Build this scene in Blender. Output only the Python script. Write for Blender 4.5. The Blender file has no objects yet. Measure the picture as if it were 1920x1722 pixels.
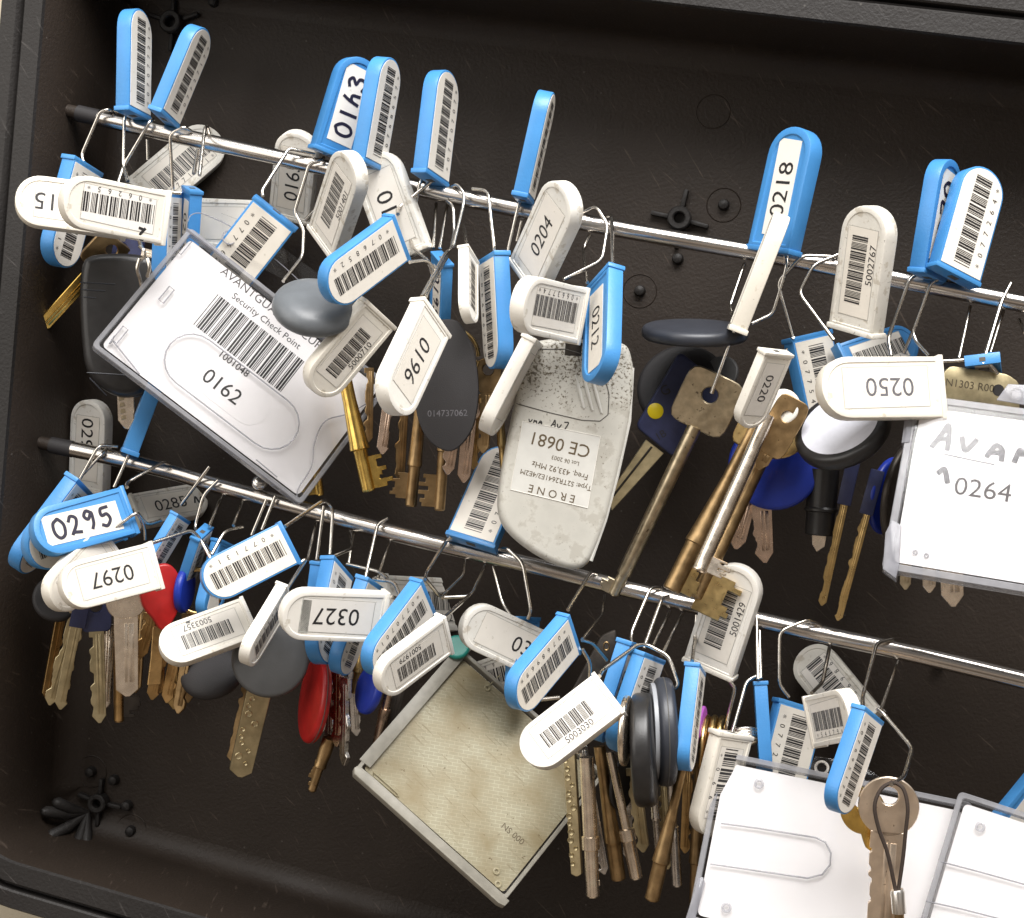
import bpy, bmesh, math, random
from mathutils import Vector, Matrix
from math import sin, cos, pi, radians, sqrt

sc = bpy.context.scene
COL = sc.collection
random.seed(7)

# ------------------------------------------------------------------ camera, world, lamps, exposure
FOC = 3000.0                      # focal length in pixels of the 1920 x 1722 photograph
CAMY = -0.6
cam_d = bpy.data.cameras.new('camera')
cam = bpy.data.objects.new('camera', cam_d)
COL.objects.link(cam)
cam.location = (0, CAMY, 0)
cam.rotation_euler = (radians(90), 0, 0)
cam_d.sensor_fit = 'HORIZONTAL'
cam_d.sensor_width = 36.0
cam_d.lens = 36.0 * FOC / 1920.0
cam_d.clip_start = 0.01
cam_d.clip_end = 50
sc.camera = cam

world = bpy.data.worlds.new('World')
sc.world = world
world.use_nodes = True
wn = world.node_tree
wbg = wn.nodes['Background']
wtc = wn.nodes.new('ShaderNodeTexCoord')
wsep = wn.nodes.new('ShaderNodeSeparateXYZ')
wmap = wn.nodes.new('ShaderNodeMapRange')
wmap.inputs[1].default_value = -1; wmap.inputs[2].default_value = 1
wrmp = wn.nodes.new('ShaderNodeValToRGB')
wn.links.new(wtc.outputs['Generated'], wsep.inputs[0])
wn.links.new(wsep.outputs['Z'], wmap.inputs[0])
wn.links.new(wmap.outputs[0], wrmp.inputs[0])
# made-up broad bright and dark patches added to the surroundings for metal to reflect
wno = wn.nodes.new('ShaderNodeTexNoise'); wno.inputs['Scale'].default_value = 2.6; wno.inputs['Detail'].default_value = 2.5; wno.inputs['Roughness'].default_value = 0.55
wmpp = wn.nodes.new('ShaderNodeMapping'); wmpp.inputs['Location'].default_value = (1.7, 0.4, 2.2)
wn.links.new(wtc.outputs['Generated'], wmpp.inputs[0]); wn.links.new(wmpp.outputs[0], wno.inputs['Vector'])
wr2 = wn.nodes.new('ShaderNodeValToRGB')
wr2.color_ramp.elements[0].position = 0.40; wr2.color_ramp.elements[0].color = (0.35, 0.33, 0.31, 1)
wr2.color_ramp.elements[1].position = 0.60; wr2.color_ramp.elements[1].color = (1.9, 1.85, 1.8, 1)
wn.links.new(wno.outputs['Fac'], wr2.inputs[0])
wmx = wn.nodes.new('ShaderNodeMix'); wmx.data_type = 'RGBA'; wmx.blend_type = 'MULTIPLY'; wmx.inputs[0].default_value = 1.0
wn.links.new(wrmp.outputs[0], wmx.inputs[6]); wn.links.new(wr2.outputs[0], wmx.inputs[7])
wn.links.new(wmx.outputs[2], wbg.inputs['Color'])
el = wrmp.color_ramp.elements
el[0].position = 0.0; el[0].color = (0.36, 0.30, 0.24, 1)
el[1].position = 1.0; el[1].color = (0.85, 0.92, 1.0, 1)
e = el.new(0.42); e.color = (0.30, 0.25, 0.205, 1)
e = el.new(0.62); e.color = (0.48, 0.46, 0.44, 1)
wbg.inputs['Strength'].default_value = 0.66

def area(name, loc, target, size, power, col):
    d = bpy.data.lights.new(name, 'AREA')
    d.shape = 'RECTANGLE'; d.size = size[0]; d.size_y = size[1]
    d.energy = power; d.color = col
    o = bpy.data.objects.new(name, d); COL.objects.link(o)
    o.location = loc
    o.rotation_euler = (Vector(target) - Vector(loc)).to_track_quat('-Z', 'Y').to_euler()
    return o
area('overhead_light', (0.20, -0.68, 0.95), (0.02, 0, -0.02), (1.0, 0.7), 33.5, (1.0, 0.98, 0.96))
area('side_light', (-0.85, -0.75, 0.45), (0, 0, 0), (1.0, 1.0), 7.0, (1.0, 0.95, 0.88))
sc.view_settings.view_transform = 'Standard'
sc.view_settings.look = 'None'
sc.view_settings.exposure = 0.0
sc.view_settings.gamma = 1.0
sc.view_settings.use_curve_mapping = False
sc.cycles.use_denoising = True
sc.cycles.max_bounces = 8
sc.cycles.transparent_max_bounces = 24
sc.cycles.sample_clamp_indirect = 4.0

# ------------------------------------------------------------------ where a pixel of the photograph lies in space
IA, IB = 1 / 0.64, (1 / 0.57 - 1 / 0.64) / 1920.0
def pdist(px):
    return 1.0 / (IA + IB * px)
def P(px, py, h=0.0):             # h: millimetres in front of the back panel
    d = pdist(px) - h * 0.001
    return Vector(((px - 960) / FOC * d, d + CAMY, -(py - 861) / FOC * d))
CAMP = Vector((0, CAMY, 0))
NP = (P(500, 500) - P(500, 1000)).cross(P(1000, 500) - P(500, 500)).normalized()
if NP.dot(CAMP - P(900, 800)) < 0: NP = -NP

# ------------------------------------------------------------------ materials
def mat(name, col, rough=0.5, metal=0.0, var=0.0, vscale=60, bump=0.0, bscale=400, spec=0.5, rvar=0.0, coat=0.0, spots=None, stretch=None, rand=None):
    m = bpy.data.materials.new(name); m.use_nodes = True
    nt = m.node_tree; b = nt.nodes['Principled BSDF']; L = nt.links.new
    b.inputs['Base Color'].default_value = (*col, 1)
    b.inputs['Roughness'].default_value = rough
    b.inputs['Metallic'].default_value = metal
    b.inputs['Specular IOR Level'].default_value = spec
    if coat: b.inputs['Coat Weight'].default_value = coat; b.inputs['Coat Roughness'].default_value = 0.1
    tc = nt.nodes.new('ShaderNodeTexCoord')
    vec = tc.outputs['Object']
    if stretch:
        mp = nt.nodes.new('ShaderNodeMapping'); mp.inputs['Scale'].default_value = stretch
        L(vec, mp.inputs[0]); vec = mp.outputs[0]
    cur = None
    if var:
        n = nt.nodes.new('ShaderNodeTexNoise'); n.inputs['Scale'].default_value = vscale; n.inputs['Detail'].default_value = 5
        L(vec, n.inputs['Vector'])
        r = nt.nodes.new('ShaderNodeValToRGB')
        r.color_ramp.elements[0].position = 0.3; r.color_ramp.elements[1].position = 0.7
        r.color_ramp.elements[0].color = tuple(max(0, c * (1 - var)) for c in col) + (1,)
        r.color_ramp.elements[1].color = tuple(min(1, c * (1 + var)) for c in col) + (1,)
        L(n.outputs['Fac'], r.inputs[0]); cur = r.outputs[0]
        L(cur, b.inputs['Base Color'])
    if spots:                       # (colour, scale, threshold): dirt with a shape of its own
        for sc_, sscale, th in spots:
            n = nt.nodes.new('ShaderNodeTexNoise'); n.inputs['Scale'].default_value = sscale; n.inputs['Detail'].default_value = 7; n.inputs['Roughness'].default_value = 0.65
            L(tc.outputs['Object'], n.inputs['Vector'])
            r = nt.nodes.new('ShaderNodeValToRGB'); r.color_ramp.elements[0].position = th; r.color_ramp.elements[1].position = th + 0.05
            L(n.outputs['Fac'], r.inputs[0])
            mx = nt.nodes.new('ShaderNodeMix'); mx.data_type = 'RGBA'
            L(r.outputs[0], mx.inputs[0])
            if cur: L(cur, mx.inputs[6])
            else: mx.inputs[6].default_value = (*col, 1)
            mx.inputs[7].default_value = (*sc_, 1)
            cur = mx.outputs[2]; L(cur, b.inputs['Base Color'])
    if rand:                        # each thing a little yellower or greyer than the next
        oi = nt.nodes.new('ShaderNodeObjectInfo')
        r = nt.nodes.new('ShaderNodeValToRGB'); r.color_ramp.elements[0].color = (*rand[0], 1); r.color_ramp.elements[1].color = (*rand[1], 1)
        L(oi.outputs['Random'], r.inputs[0])
        mx = nt.nodes.new('ShaderNodeMix'); mx.data_type = 'RGBA'; mx.blend_type = 'MULTIPLY'; mx.inputs[0].default_value = 1.0
        if cur: L(cur, mx.inputs[6])
        else: mx.inputs[6].default_value = (*col, 1)
        L(r.outputs[0], mx.inputs[7]); cur = mx.outputs[2]; L(cur, b.inputs['Base Color'])
    if rvar:
        n = nt.nodes.new('ShaderNodeTexNoise'); n.inputs['Scale'].default_value = vscale * 1.7; n.inputs['Detail'].default_value = 4
        L(vec, n.inputs['Vector'])
        r = nt.nodes.new('ShaderNodeMapRange'); r.inputs[3].default_value = max(0.02, rough - rvar); r.inputs[4].default_value = rough + rvar
        L(n.outputs['Fac'], r.inputs[0]); L(r.outputs[0], b.inputs['Roughness'])
    if bump:
        n = nt.nodes.new('ShaderNodeTexNoise'); n.inputs['Scale'].default_value = bscale; n.inputs['Detail'].default_value = 3
        L(vec, n.inputs['Vector'])
        bp = nt.nodes.new('ShaderNodeBump'); bp.inputs['Strength'].default_value = min(1, bump * 6); bp.inputs['Distance'].default_value = 0.00012
        L(n.outputs['Fac'], bp.inputs['Height']); L(bp.outputs[0], b.inputs['Normal'])
    return m

# things are built in units of about 0.2 mm under a scaled Empty, so noise scales below are per such unit
M = {}
M['blue'] = mat('blue_plastic', (0.058, 0.245, 0.545), 0.38, var=0.06, vscale=0.02, bump=0.06, bscale=0.25, spots=[((0.04, 0.17, 0.38), 0.05, 0.66), ((0.16, 0.34, 0.58), 0.16, 0.68)], rand=((0.86, 0.90, 0.93), (1.08, 1.05, 1.03)), rvar=0.1)
M['white'] = mat('white_plastic', (0.77, 0.735, 0.665), 0.42, var=0.04, vscale=0.02, bump=0.06, bscale=0.2, spots=[((0.60, 0.555, 0.47), 0.035, 0.60), ((0.40, 0.37, 0.32), 0.13, 0.66)], rand=((0.94, 0.92, 0.88), (1.04, 1.05, 1.07)), rvar=0.1)
M['worn'] = mat('worn_white_plastic', (0.72, 0.70, 0.65), 0.5, var=0.06, vscale=0.03, bump=0.08, bscale=0.2, spots=[((0.55, 0.51, 0.44), 0.035, 0.56), ((0.26, 0.24, 0.21), 0.12, 0.635)], rand=((0.90, 0.88, 0.84), (1.03, 1.03, 1.03)), rvar=0.1)
M['paper'] = mat('label_paper', (0.75, 0.715, 0.655), 0.55, var=0.03, vscale=0.03, spots=[((0.6, 0.57, 0.50), 0.05, 0.62), ((0.42, 0.40, 0.36), 0.16, 0.70)], rand=((0.95, 0.93, 0.89), (1.03, 1.03, 1.04)))
M['card'] = mat('white_card', (0.78, 0.76, 0.765), 0.5, var=0.02, vscale=0.01)
M['residue'] = mat('old_glue', (0.42, 0.42, 0.38), 0.7, var=0.25, vscale=0.12)
M['ink'] = mat('black_ink', (0.018, 0.016, 0.016), 0.5)
M['marker'] = mat('marker_ink', (0.015, 0.012, 0.03), 0.45)
M['greyink'] = mat('faded_marker', (0.11, 0.105, 0.115), 0.6, var=0.3, vscale=0.12)
M['greytext'] = mat('grey_print', (0.06, 0.05, 0.05), 0.5)
M['brownink'] = mat('brown_print', (0.10, 0.07, 0.035), 0.5)
M['labeledge'] = mat('label_edge_grime', (0.42, 0.40, 0.36), 0.7)
M['engrave'] = mat('engraved_mark', (0.10, 0.08, 0.05), 0.6, 0.5)
M['darkline'] = mat('dark_seam', (0.08, 0.075, 0.065), 0.7)
M['wire'] = mat('steel_wire', (0.66, 0.62, 0.56), 0.22, 1.0, var=0.15, vscale=0.08, rvar=0.12)
M['chrome'] = mat('chrome_rod_metal', (0.60, 0.565, 0.53), 0.23, 1.0, var=0.15, vscale=14, rvar=0.07, stretch=(1, 9, 9))
M['nickel'] = mat('nickel_metal', (0.86, 0.75, 0.62), 0.27, 1.0, var=0.16, vscale=0.05, rvar=0.1, bump=0.008, bscale=0.05, spots=[((0.30, 0.25, 0.19), 0.11, 0.67)], rand=((0.85, 0.85, 0.85), (1.1, 1.1, 1.1)))
M['steel'] = mat('steel_metal', (0.78, 0.74, 0.69), 0.27, 1.0, var=0.16, vscale=0.05, rvar=0.1, bump=0.008, bscale=0.05, spots=[((0.28, 0.26, 0.23), 0.11, 0.67)], rand=((0.85, 0.85, 0.85), (1.1, 1.1, 1.1)))
M['rosesteel'] = mat('rosy_nickel_metal', (0.62, 0.47, 0.37), 0.25, 1.0, var=0.16, vscale=0.05, rvar=0.1, spots=[((0.28, 0.20, 0.15), 0.11, 0.67)], rand=((0.85, 0.85, 0.85), (1.1, 1.1, 1.1)))
M['brass'] = mat('brass_metal', (0.55, 0.39, 0.17), 0.30, 1.0, var=0.22, vscale=0.05, rvar=0.1, bump=0.008, bscale=0.05, spots=[((0.24, 0.16, 0.06), 0.11, 0.67)], rand=((0.85, 0.85, 0.85), (1.1, 1.1, 1.1)))
M['rosenickel'] = mat('rose_nickel_metal', (0.90, 0.75, 0.60), 0.33, 1.0, var=0.12, vscale=0.04, rvar=0.08, bump=0.012, bscale=0.03, spots=[((0.42, 0.30, 0.2), 0.08, 0.66)])
M['gold'] = mat('gold_metal', (0.70, 0.47, 0.13), 0.24, 1.0, var=0.2, vscale=0.05, rvar=0.08, bump=0.008, bscale=0.05)
M['bronze'] = mat('bronze_metal', (0.37, 0.25, 0.125), 0.38, 1.0, var=0.28, vscale=0.05, rvar=0.12, bump=0.008, bscale=0.05, spots=[((0.13, 0.085, 0.04), 0.11, 0.67)], rand=((0.85, 0.85, 0.85), (1.1, 1.1, 1.1)))
M['copper'] = mat('copper_metal', (0.60, 0.39, 0.17), 0.30, 1.0, var=0.22, vscale=0.05, rvar=0.1, spots=[((0.22, 0.12, 0.06), 0.11, 0.67)], rand=((0.85, 0.85, 0.85), (1.1, 1.1, 1.1)))
M['dull'] = mat('dull_key_metal', (0.50, 0.42, 0.29), 0.34, 1.0, var=0.25, vscale=0.06, rvar=0.12, bump=0.008, bscale=0.05, spots=[((0.16, 0.13, 0.09), 0.09, 0.62)])
M['olive'] = mat('olive_brass_metal', (0.58, 0.49, 0.30), 0.42, 1.0, var=0.2, vscale=0.05, rvar=0.1, spots=[((0.2, 0.17, 0.09), 0.11, 0.67)], rand=((0.85, 0.85, 0.85), (1.1, 1.1, 1.1)))
M['dark'] = mat('dark_metal', (0.05, 0.042, 0.035), 0.45, 0.6, var=0.3, vscale=0.06)
M['blackfob'] = mat('black_plastic', (0.018, 0.017, 0.017), 0.34, bump=0.05, bscale=0.4, var=0.2, vscale=0.05)
M['mattblack'] = mat('matt_black_plastic', (0.020, 0.018, 0.019), 0.62, bump=0.1, bscale=0.5)
M['domefob'] = mat('dome_grey_plastic', (0.115, 0.125, 0.135), 0.36, var=0.08, vscale=0.04, bump=0.03, bscale=0.3)
M['greyfob'] = mat('grey_plastic', (0.030, 0.033, 0.042), 0.40, var=0.08, vscale=0.04, bump=0.04, bscale=0.3)
M['slate'] = mat('slate_plastic', (0.085, 0.085, 0.085), 0.42, var=0.08, vscale=0.04, bump=0.04, bscale=0.3)
M['navy'] = mat('navy_plastic', (0.028, 0.034, 0.090), 0.42, var=0.2, vscale=0.05, bump=0.06, bscale=0.3)
M['royal'] = mat('royal_blue_plastic', (0.012, 0.035, 0.33), 0.40, var=0.1, vscale=0.05)
M['red'] = mat('red_plastic', (0.40, 0.013, 0.012), 0.35, var=0.12, vscale=0.05)
M['purple'] = mat('purple_plastic', (0.45, 0.10, 0.50), 0.4)
M['green'] = mat('green_plastic', (0.02, 0.25, 0.20), 0.4)
M['yellow'] = mat('yellow_paint', (0.80, 0.62, 0.01), 0.4, spots=[((0.25, 0.2, 0.02), 0.11, 0.66)])
M['palegrey'] = mat('pale_grey_plastic', (0.30, 0.31, 0.33), 0.4)
M['coolwhite'] = mat('cool_white_disc', (0.66, 0.67, 0.74), 0.55, var=0.03, vscale=0.1)
M['remote'] = mat('grimy_white_plastic', (0.50, 0.485, 0.435), 0.5, var=0.08, vscale=0.02, bump=0.04, bscale=0.1,
                  spots=[((0.43, 0.41, 0.36), 0.02, 0.52), ((0.15, 0.13, 0.09), 0.22, 0.67)])
def grimy_remote():
    m = M['remote']; nt = m.node_tree; L = nt.links.new; b = nt.nodes['Principled BSDF']
    src = b.inputs['Base Color'].links[0].from_socket
    tc = nt.nodes.new('ShaderNodeTexCoord'); sp = nt.nodes.new('ShaderNodeSeparateXYZ'); L(tc.outputs['Object'], sp.inputs[0])
    mr = nt.nodes.new('ShaderNodeMapRange'); mr.inputs[1].default_value = 20; mr.inputs[2].default_value = 150; mr.inputs[3].default_value = 0.0; mr.inputs[4].default_value = 0.135; L(sp.outputs['Y'], mr.inputs[0])
    n0 = nt.nodes.new('ShaderNodeTexNoise'); n0.inputs['Scale'].default_value = 0.018; n0.inputs['Detail'].default_value = 3; L(tc.outputs['Object'], n0.inputs['Vector'])
    n = nt.nodes.new('ShaderNodeTexNoise'); n.inputs['Scale'].default_value = 0.16; n.inputs['Detail'].default_value = 6; n.inputs['Roughness'].default_value = 0.7; L(tc.outputs['Object'], n.inputs['Vector'])
    a1 = nt.nodes.new('ShaderNodeMath'); a1.operation = 'MULTIPLY'; a1.inputs[1].default_value = 0.32; L(n0.outputs['Fac'], a1.inputs[0])
    a2 = nt.nodes.new('ShaderNodeMath'); a2.operation = 'ADD'; L(a1.outputs[0], a2.inputs[0]); L(mr.outputs[0], a2.inputs[1])
    a3 = nt.nodes.new('ShaderNodeMath'); a3.operation = 'ADD'; L(a2.outputs[0], a3.inputs[0]); L(n.outputs['Fac'], a3.inputs[1])
    r = nt.nodes.new('ShaderNodeValToRGB'); r.color_ramp.elements[0].position = 0.80; r.color_ramp.elements[1].position = 0.86; L(a3.outputs[0], r.inputs[0])
    mx = nt.nodes.new('ShaderNodeMix'); mx.data_type = 'RGBA'; L(r.outputs[0], mx.inputs[0]); L(src, mx.inputs[6]); mx.inputs[7].default_value = (0.11, 0.09, 0.06, 1)
    L(mx.outputs[2], b.inputs['Base Color'])
grimy_remote()
M['remoteplate'] = mat('rubbed_grey_label', (0.58, 0.57, 0.53), 0.55, var=0.05, vscale=0.03, spots=[((0.30, 0.28, 0.25), 0.2, 0.68)])
M['cord'] = mat('dark_brown_cord', (0.03, 0.018, 0.012), 0.75, bump=0.3, bscale=0.8)
M['wallpaint'] = mat('cream_wall_paint', (0.40, 0.35, 0.26), 0.8, var=0.05, vscale=6, bump=0.02, bscale=120)

def clear(name, tint, rough, gl=1.0):
    m = bpy.data.materials.new(name); m.use_nodes = True
    nt = m.node_tree; nt.nodes.remove(nt.nodes['Principled BSDF'])
    out = nt.nodes['Material Output']
    tr = nt.nodes.new('ShaderNodeBsdfTransparent'); tr.inputs[0].default_value = (*tint, 1)
    g = nt.nodes.new('ShaderNodeBsdfGlossy'); g.inputs['Roughness'].default_value = rough; g.inputs['Color'].default_value = (1, 1, 1, 1)
    fr = nt.nodes.new('ShaderNodeFresnel'); fr.inputs[0].default_value = 1.49
    ml = nt.nodes.new('ShaderNodeMath'); ml.operation = 'MULTIPLY'; ml.inputs[1].default_value = gl
    nt.links.new(fr.outputs[0], ml.inputs[0])
    mx = nt.nodes.new('ShaderNodeMixShader')
    nt.links.new(ml.outputs[0], mx.inputs[0]); nt.links.new(tr.outputs[0], mx.inputs[1]); nt.links.new(g.outputs[0], mx.inputs[2])
    nt.links.new(mx.outputs[0], out.inputs[0])
    return m
def milky(name, col, rough, alpha):
    m = mat(name, col, rough, var=0.12, vscale=0.04)
    m.node_tree.nodes['Principled BSDF'].inputs['Alpha'].default_value = alpha
    return m
M['clear'] = clear('clear_plastic_sheet', (0.985, 0.985, 0.985), 0.10, 0.42)
M['clearedge'] = milky('clear_plastic_edge', (0.36, 0.36, 0.38), 0.15, 0.55)
M['clearline'] = milky('clear_plastic_moulding', (0.30, 0.30, 0.33), 0.15, 0.6)
M['dustyedge'] = milky('dusty_plastic_edge', (0.34, 0.32, 0.27), 0.45, 0.9)
M['dustyline'] = milky('dusty_plastic_moulding', (0.40, 0.35, 0.22), 0.4, 0.8)

def case_mat(name, col, rough, seed):
    m = bpy.data.materials.new(name); m.use_nodes = True
    nt = m.node_tree; b = nt.nodes['Principled BSDF']; L = nt.links.new
    tc = nt.nodes.new('ShaderNodeTexCoord')
    mp = nt.nodes.new('ShaderNodeMapping'); mp.inputs['Location'].default_value = (seed, seed * 2, 0); L(tc.outputs['Object'], mp.inputs[0])
    n1 = nt.nodes.new('ShaderNodeTexNoise'); n1.inputs['Scale'].default_value = 14; n1.inputs['Detail'].default_value = 6; L(mp.outputs[0], n1.inputs['Vector'])
    r1 = nt.nodes.new('ShaderNodeValToRGB'); r1.color_ramp.elements[0].position = 0.3; r1.color_ramp.elements[1].position = 0.75
    r1.color_ramp.elements[0].color = tuple(c * 0.8 for c in col) + (1,); r1.color_ramp.elements[1].color = tuple(c * 1.25 for c in col) + (1,)
    L(n1.outputs['Fac'], r1.inputs[0])
    # fine scuffs: stretched noise, one leaning each way
    cur = r1.outputs[0]
    for rot, st, th in ((0.5, (900, 60, 60), 0.665), (-0.75, (60, 60, 900), 0.675)):
        mr_ = nt.nodes.new('ShaderNodeMapping'); mr_.inputs['Rotation'].default_value = (0, rot, 0); L(tc.outputs['Object'], mr_.inputs[0])
        ms = nt.nodes.new('ShaderNodeMapping'); ms.inputs['Scale'].default_value = st
        L(mr_.outputs[0], ms.inputs[0])
        ns = nt.nodes.new('ShaderNodeTexNoise'); ns.inputs['Scale'].default_value = 1; ns.inputs['Detail'].default_value = 3; L(ms.outputs[0], ns.inputs['Vector'])
        rs = nt.nodes.new('ShaderNodeValToRGB'); rs.color_ramp.elements[0].position = th; rs.color_ramp.elements[1].position = th + 0.1
        L(ns.outputs['Fac'], rs.inputs[0])
        mx = nt.nodes.new('ShaderNodeMix'); mx.data_type = 'RGBA'
        L(rs.outputs[0], mx.inputs[0]); L(cur, mx.inputs[6]); mx.inputs[7].default_value = tuple(min(1, c * 2.4 + 0.008) for c in col) + (1,)
        cur = mx.outputs[2]
    # dust specks
    v = nt.nodes.new('ShaderNodeTexVoronoi'); v.inputs['Scale'].default_value = 130; L(mp.outputs[0], v.inputs['Vector'])
    rv = nt.nodes.new('ShaderNodeValToRGB'); rv.color_ramp.elements[0].position = 0.03; rv.color_ramp.elements[1].position = 0.06
    rv.color_ramp.elements[0].color = (1, 1, 1, 1); rv.color_ramp.elements[1].color = (0, 0, 0, 1)
    L(v.outputs['Distance'], rv.inputs[0])
    mul = nt.nodes.new('ShaderNodeMath'); mul.operation = 'MULTIPLY'; mul.inputs[1].default_value = 0.16; L(rv.outputs[0], mul.inputs[0])
    mx = nt.nodes.new('ShaderNodeMix'); mx.data_type = 'RGBA'; L(mul.outputs[0], mx.inputs[0]); L(cur, mx.inputs[6]); mx.inputs[7].default_value = (0.3, 0.28, 0.25, 1)
    L(mx.outputs[2], b.inputs['Base Color'])
    rr = nt.nodes.new('ShaderNodeMapRange'); rr.inputs[3].default_value = rough - 0.1; rr.inputs[4].default_value = rough + 0.12
    L(n1.outputs['Fac'], rr.inputs[0]); L(rr.outputs[0], b.inputs['Roughness'])
    n2 = nt.nodes.new('ShaderNodeTexNoise'); n2.inputs['Scale'].default_value = 900; n2.inputs['Detail'].default_value = 3; L(tc.outputs['Object'], n2.inputs['Vector'])
    n3 = nt.nodes.new('ShaderNodeTexNoise'); n3.inputs['Scale'].default_value = 60; n3.inputs['Detail'].default_value = 4; L(tc.outputs['Object'], n3.inputs['Vector'])
    ad = nt.nodes.new('ShaderNodeMath'); ad.operation = 'ADD'; L(n2.outputs['Fac'], ad.inputs[0]); L(n3.outputs['Fac'], ad.inputs[1])
    bp = nt.nodes.new('ShaderNodeBump'); bp.inputs['Strength'].default_value = 0.32; bp.inputs['Distance'].default_value = 0.0006
    L(ad.outputs[0], bp.inputs['Height']); L(bp.outputs[0], b.inputs['Normal'])
    b.inputs['Specular IOR Level'].default_value = 0.30
    return m
M['case'] = case_mat('black_case_plastic', (0.0255, 0.0183, 0.0135), 0.53, 0.0)
M['rim'] = case_mat('worn_black_rim_plastic', (0.019, 0.017, 0.016), 0.50, 3.0)

def aged_card():
    m = bpy.data.materials.new('yellowed_card'); m.use_nodes = True
    nt = m.node_tree; b = nt.nodes['Principled BSDF']; L = nt.links.new
    tc = nt.nodes.new('ShaderNodeTexCoord')
    mp = nt.nodes.new('ShaderNodeMapping'); mp.inputs['Rotation'].default_value = (0, 0, radians(-33)); mp.inputs['Scale'].default_value = (0.046, 0.046, 0.046); L(tc.outputs['Object'], mp.inputs[0])
    br = nt.nodes.new('ShaderNodeTexBrick'); br.inputs['Scale'].default_value = 1.0; br.inputs['Mortar Size'].default_value = 0.035; br.inputs['Mortar Smooth'].default_value = 0.6
    br.inputs['Brick Width'].default_value = 1.15; br.inputs['Row Height'].default_value = 0.42
    br.inputs['Color1'].default_value = (0.315, 0.29, 0.195, 1); br.inputs['Color2'].default_value = (0.335, 0.305, 0.205, 1); br.inputs['Mortar'].default_value = (0.47, 0.43, 0.31, 1)
    L(mp.outputs[0], br.inputs['Vector'])
    n = nt.nodes.new('ShaderNodeTexNoise'); n.inputs['Scale'].default_value = 0.009; n.inputs['Detail'].default_value = 6; L(tc.outputs['Object'], n.inputs['Vector'])
    r = nt.nodes.new('ShaderNodeValToRGB'); r.color_ramp.elements[0].position = 0.40; r.color_ramp.elements[1].position = 0.66; L(n.outputs['Fac'], r.inputs[0])
    mx = nt.nodes.new('ShaderNodeMix'); mx.data_type = 'RGBA'; L(r.outputs[0], mx.inputs[0]); L(br.outputs['Color'], mx.inputs[6]); mx.inputs[7].default_value = (0.25, 0.20, 0.105, 1)
    n2 = nt.nodes.new('ShaderNodeTexNoise'); n2.inputs['Scale'].default_value = 0.055; n2.inputs['Detail'].default_value = 8; n2.inputs['Roughness'].default_value = 0.7; L(tc.outputs['Object'], n2.inputs['Vector'])
    r2 = nt.nodes.new('ShaderNodeValToRGB'); r2.color_ramp.elements[0].position = 0.625; r2.color_ramp.elements[1].position = 0.67; L(n2.outputs['Fac'], r2.inputs[0])
    m2 = nt.nodes.new('ShaderNodeMix'); m2.data_type = 'RGBA'; L(r2.outputs[0], m2.inputs[0]); L(mx.outputs[2], m2.inputs[6]); m2.inputs[7].default_value = (0.13, 0.09, 0.035, 1)
    ma = nt.nodes.new('ShaderNodeMapping'); ma.inputs['Rotation'].default_value = (0, 0, radians(4)); L(tc.outputs['Object'], ma.inputs[0])
    mb_ = nt.nodes.new('ShaderNodeMapping'); mb_.inputs['Scale'].default_value = (0.012, 0.16, 1); L(ma.outputs[0], mb_.inputs[0])
    n3 = nt.nodes.new('ShaderNodeTexNoise'); n3.inputs['Scale'].default_value = 1.0; n3.inputs['Detail'].default_value = 6; L(mb_.outputs[0], n3.inputs['Vector'])
    r3 = nt.nodes.new('ShaderNodeValToRGB'); r3.color_ramp.elements[0].position = 0.60; r3.color_ramp.elements[1].position = 0.68; L(n3.outputs['Fac'], r3.inputs[0])
    mu = nt.nodes.new('ShaderNodeMath'); mu.operation = 'MULTIPLY'; mu.inputs[1].default_value = 0.6; L(r3.outputs[0], mu.inputs[0])
    m3 = nt.nodes.new('ShaderNodeMix'); m3.data_type = 'RGBA'; L(mu.outputs[0], m3.inputs[0]); L(m2.outputs[2], m3.inputs[6]); m3.inputs[7].default_value = (0.19, 0.145, 0.07, 1)
    L(m3.outputs[2], b.inputs['Base Color']); b.inputs['Roughness'].default_value = 0.55
    return m
M['aged'] = aged_card()

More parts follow.
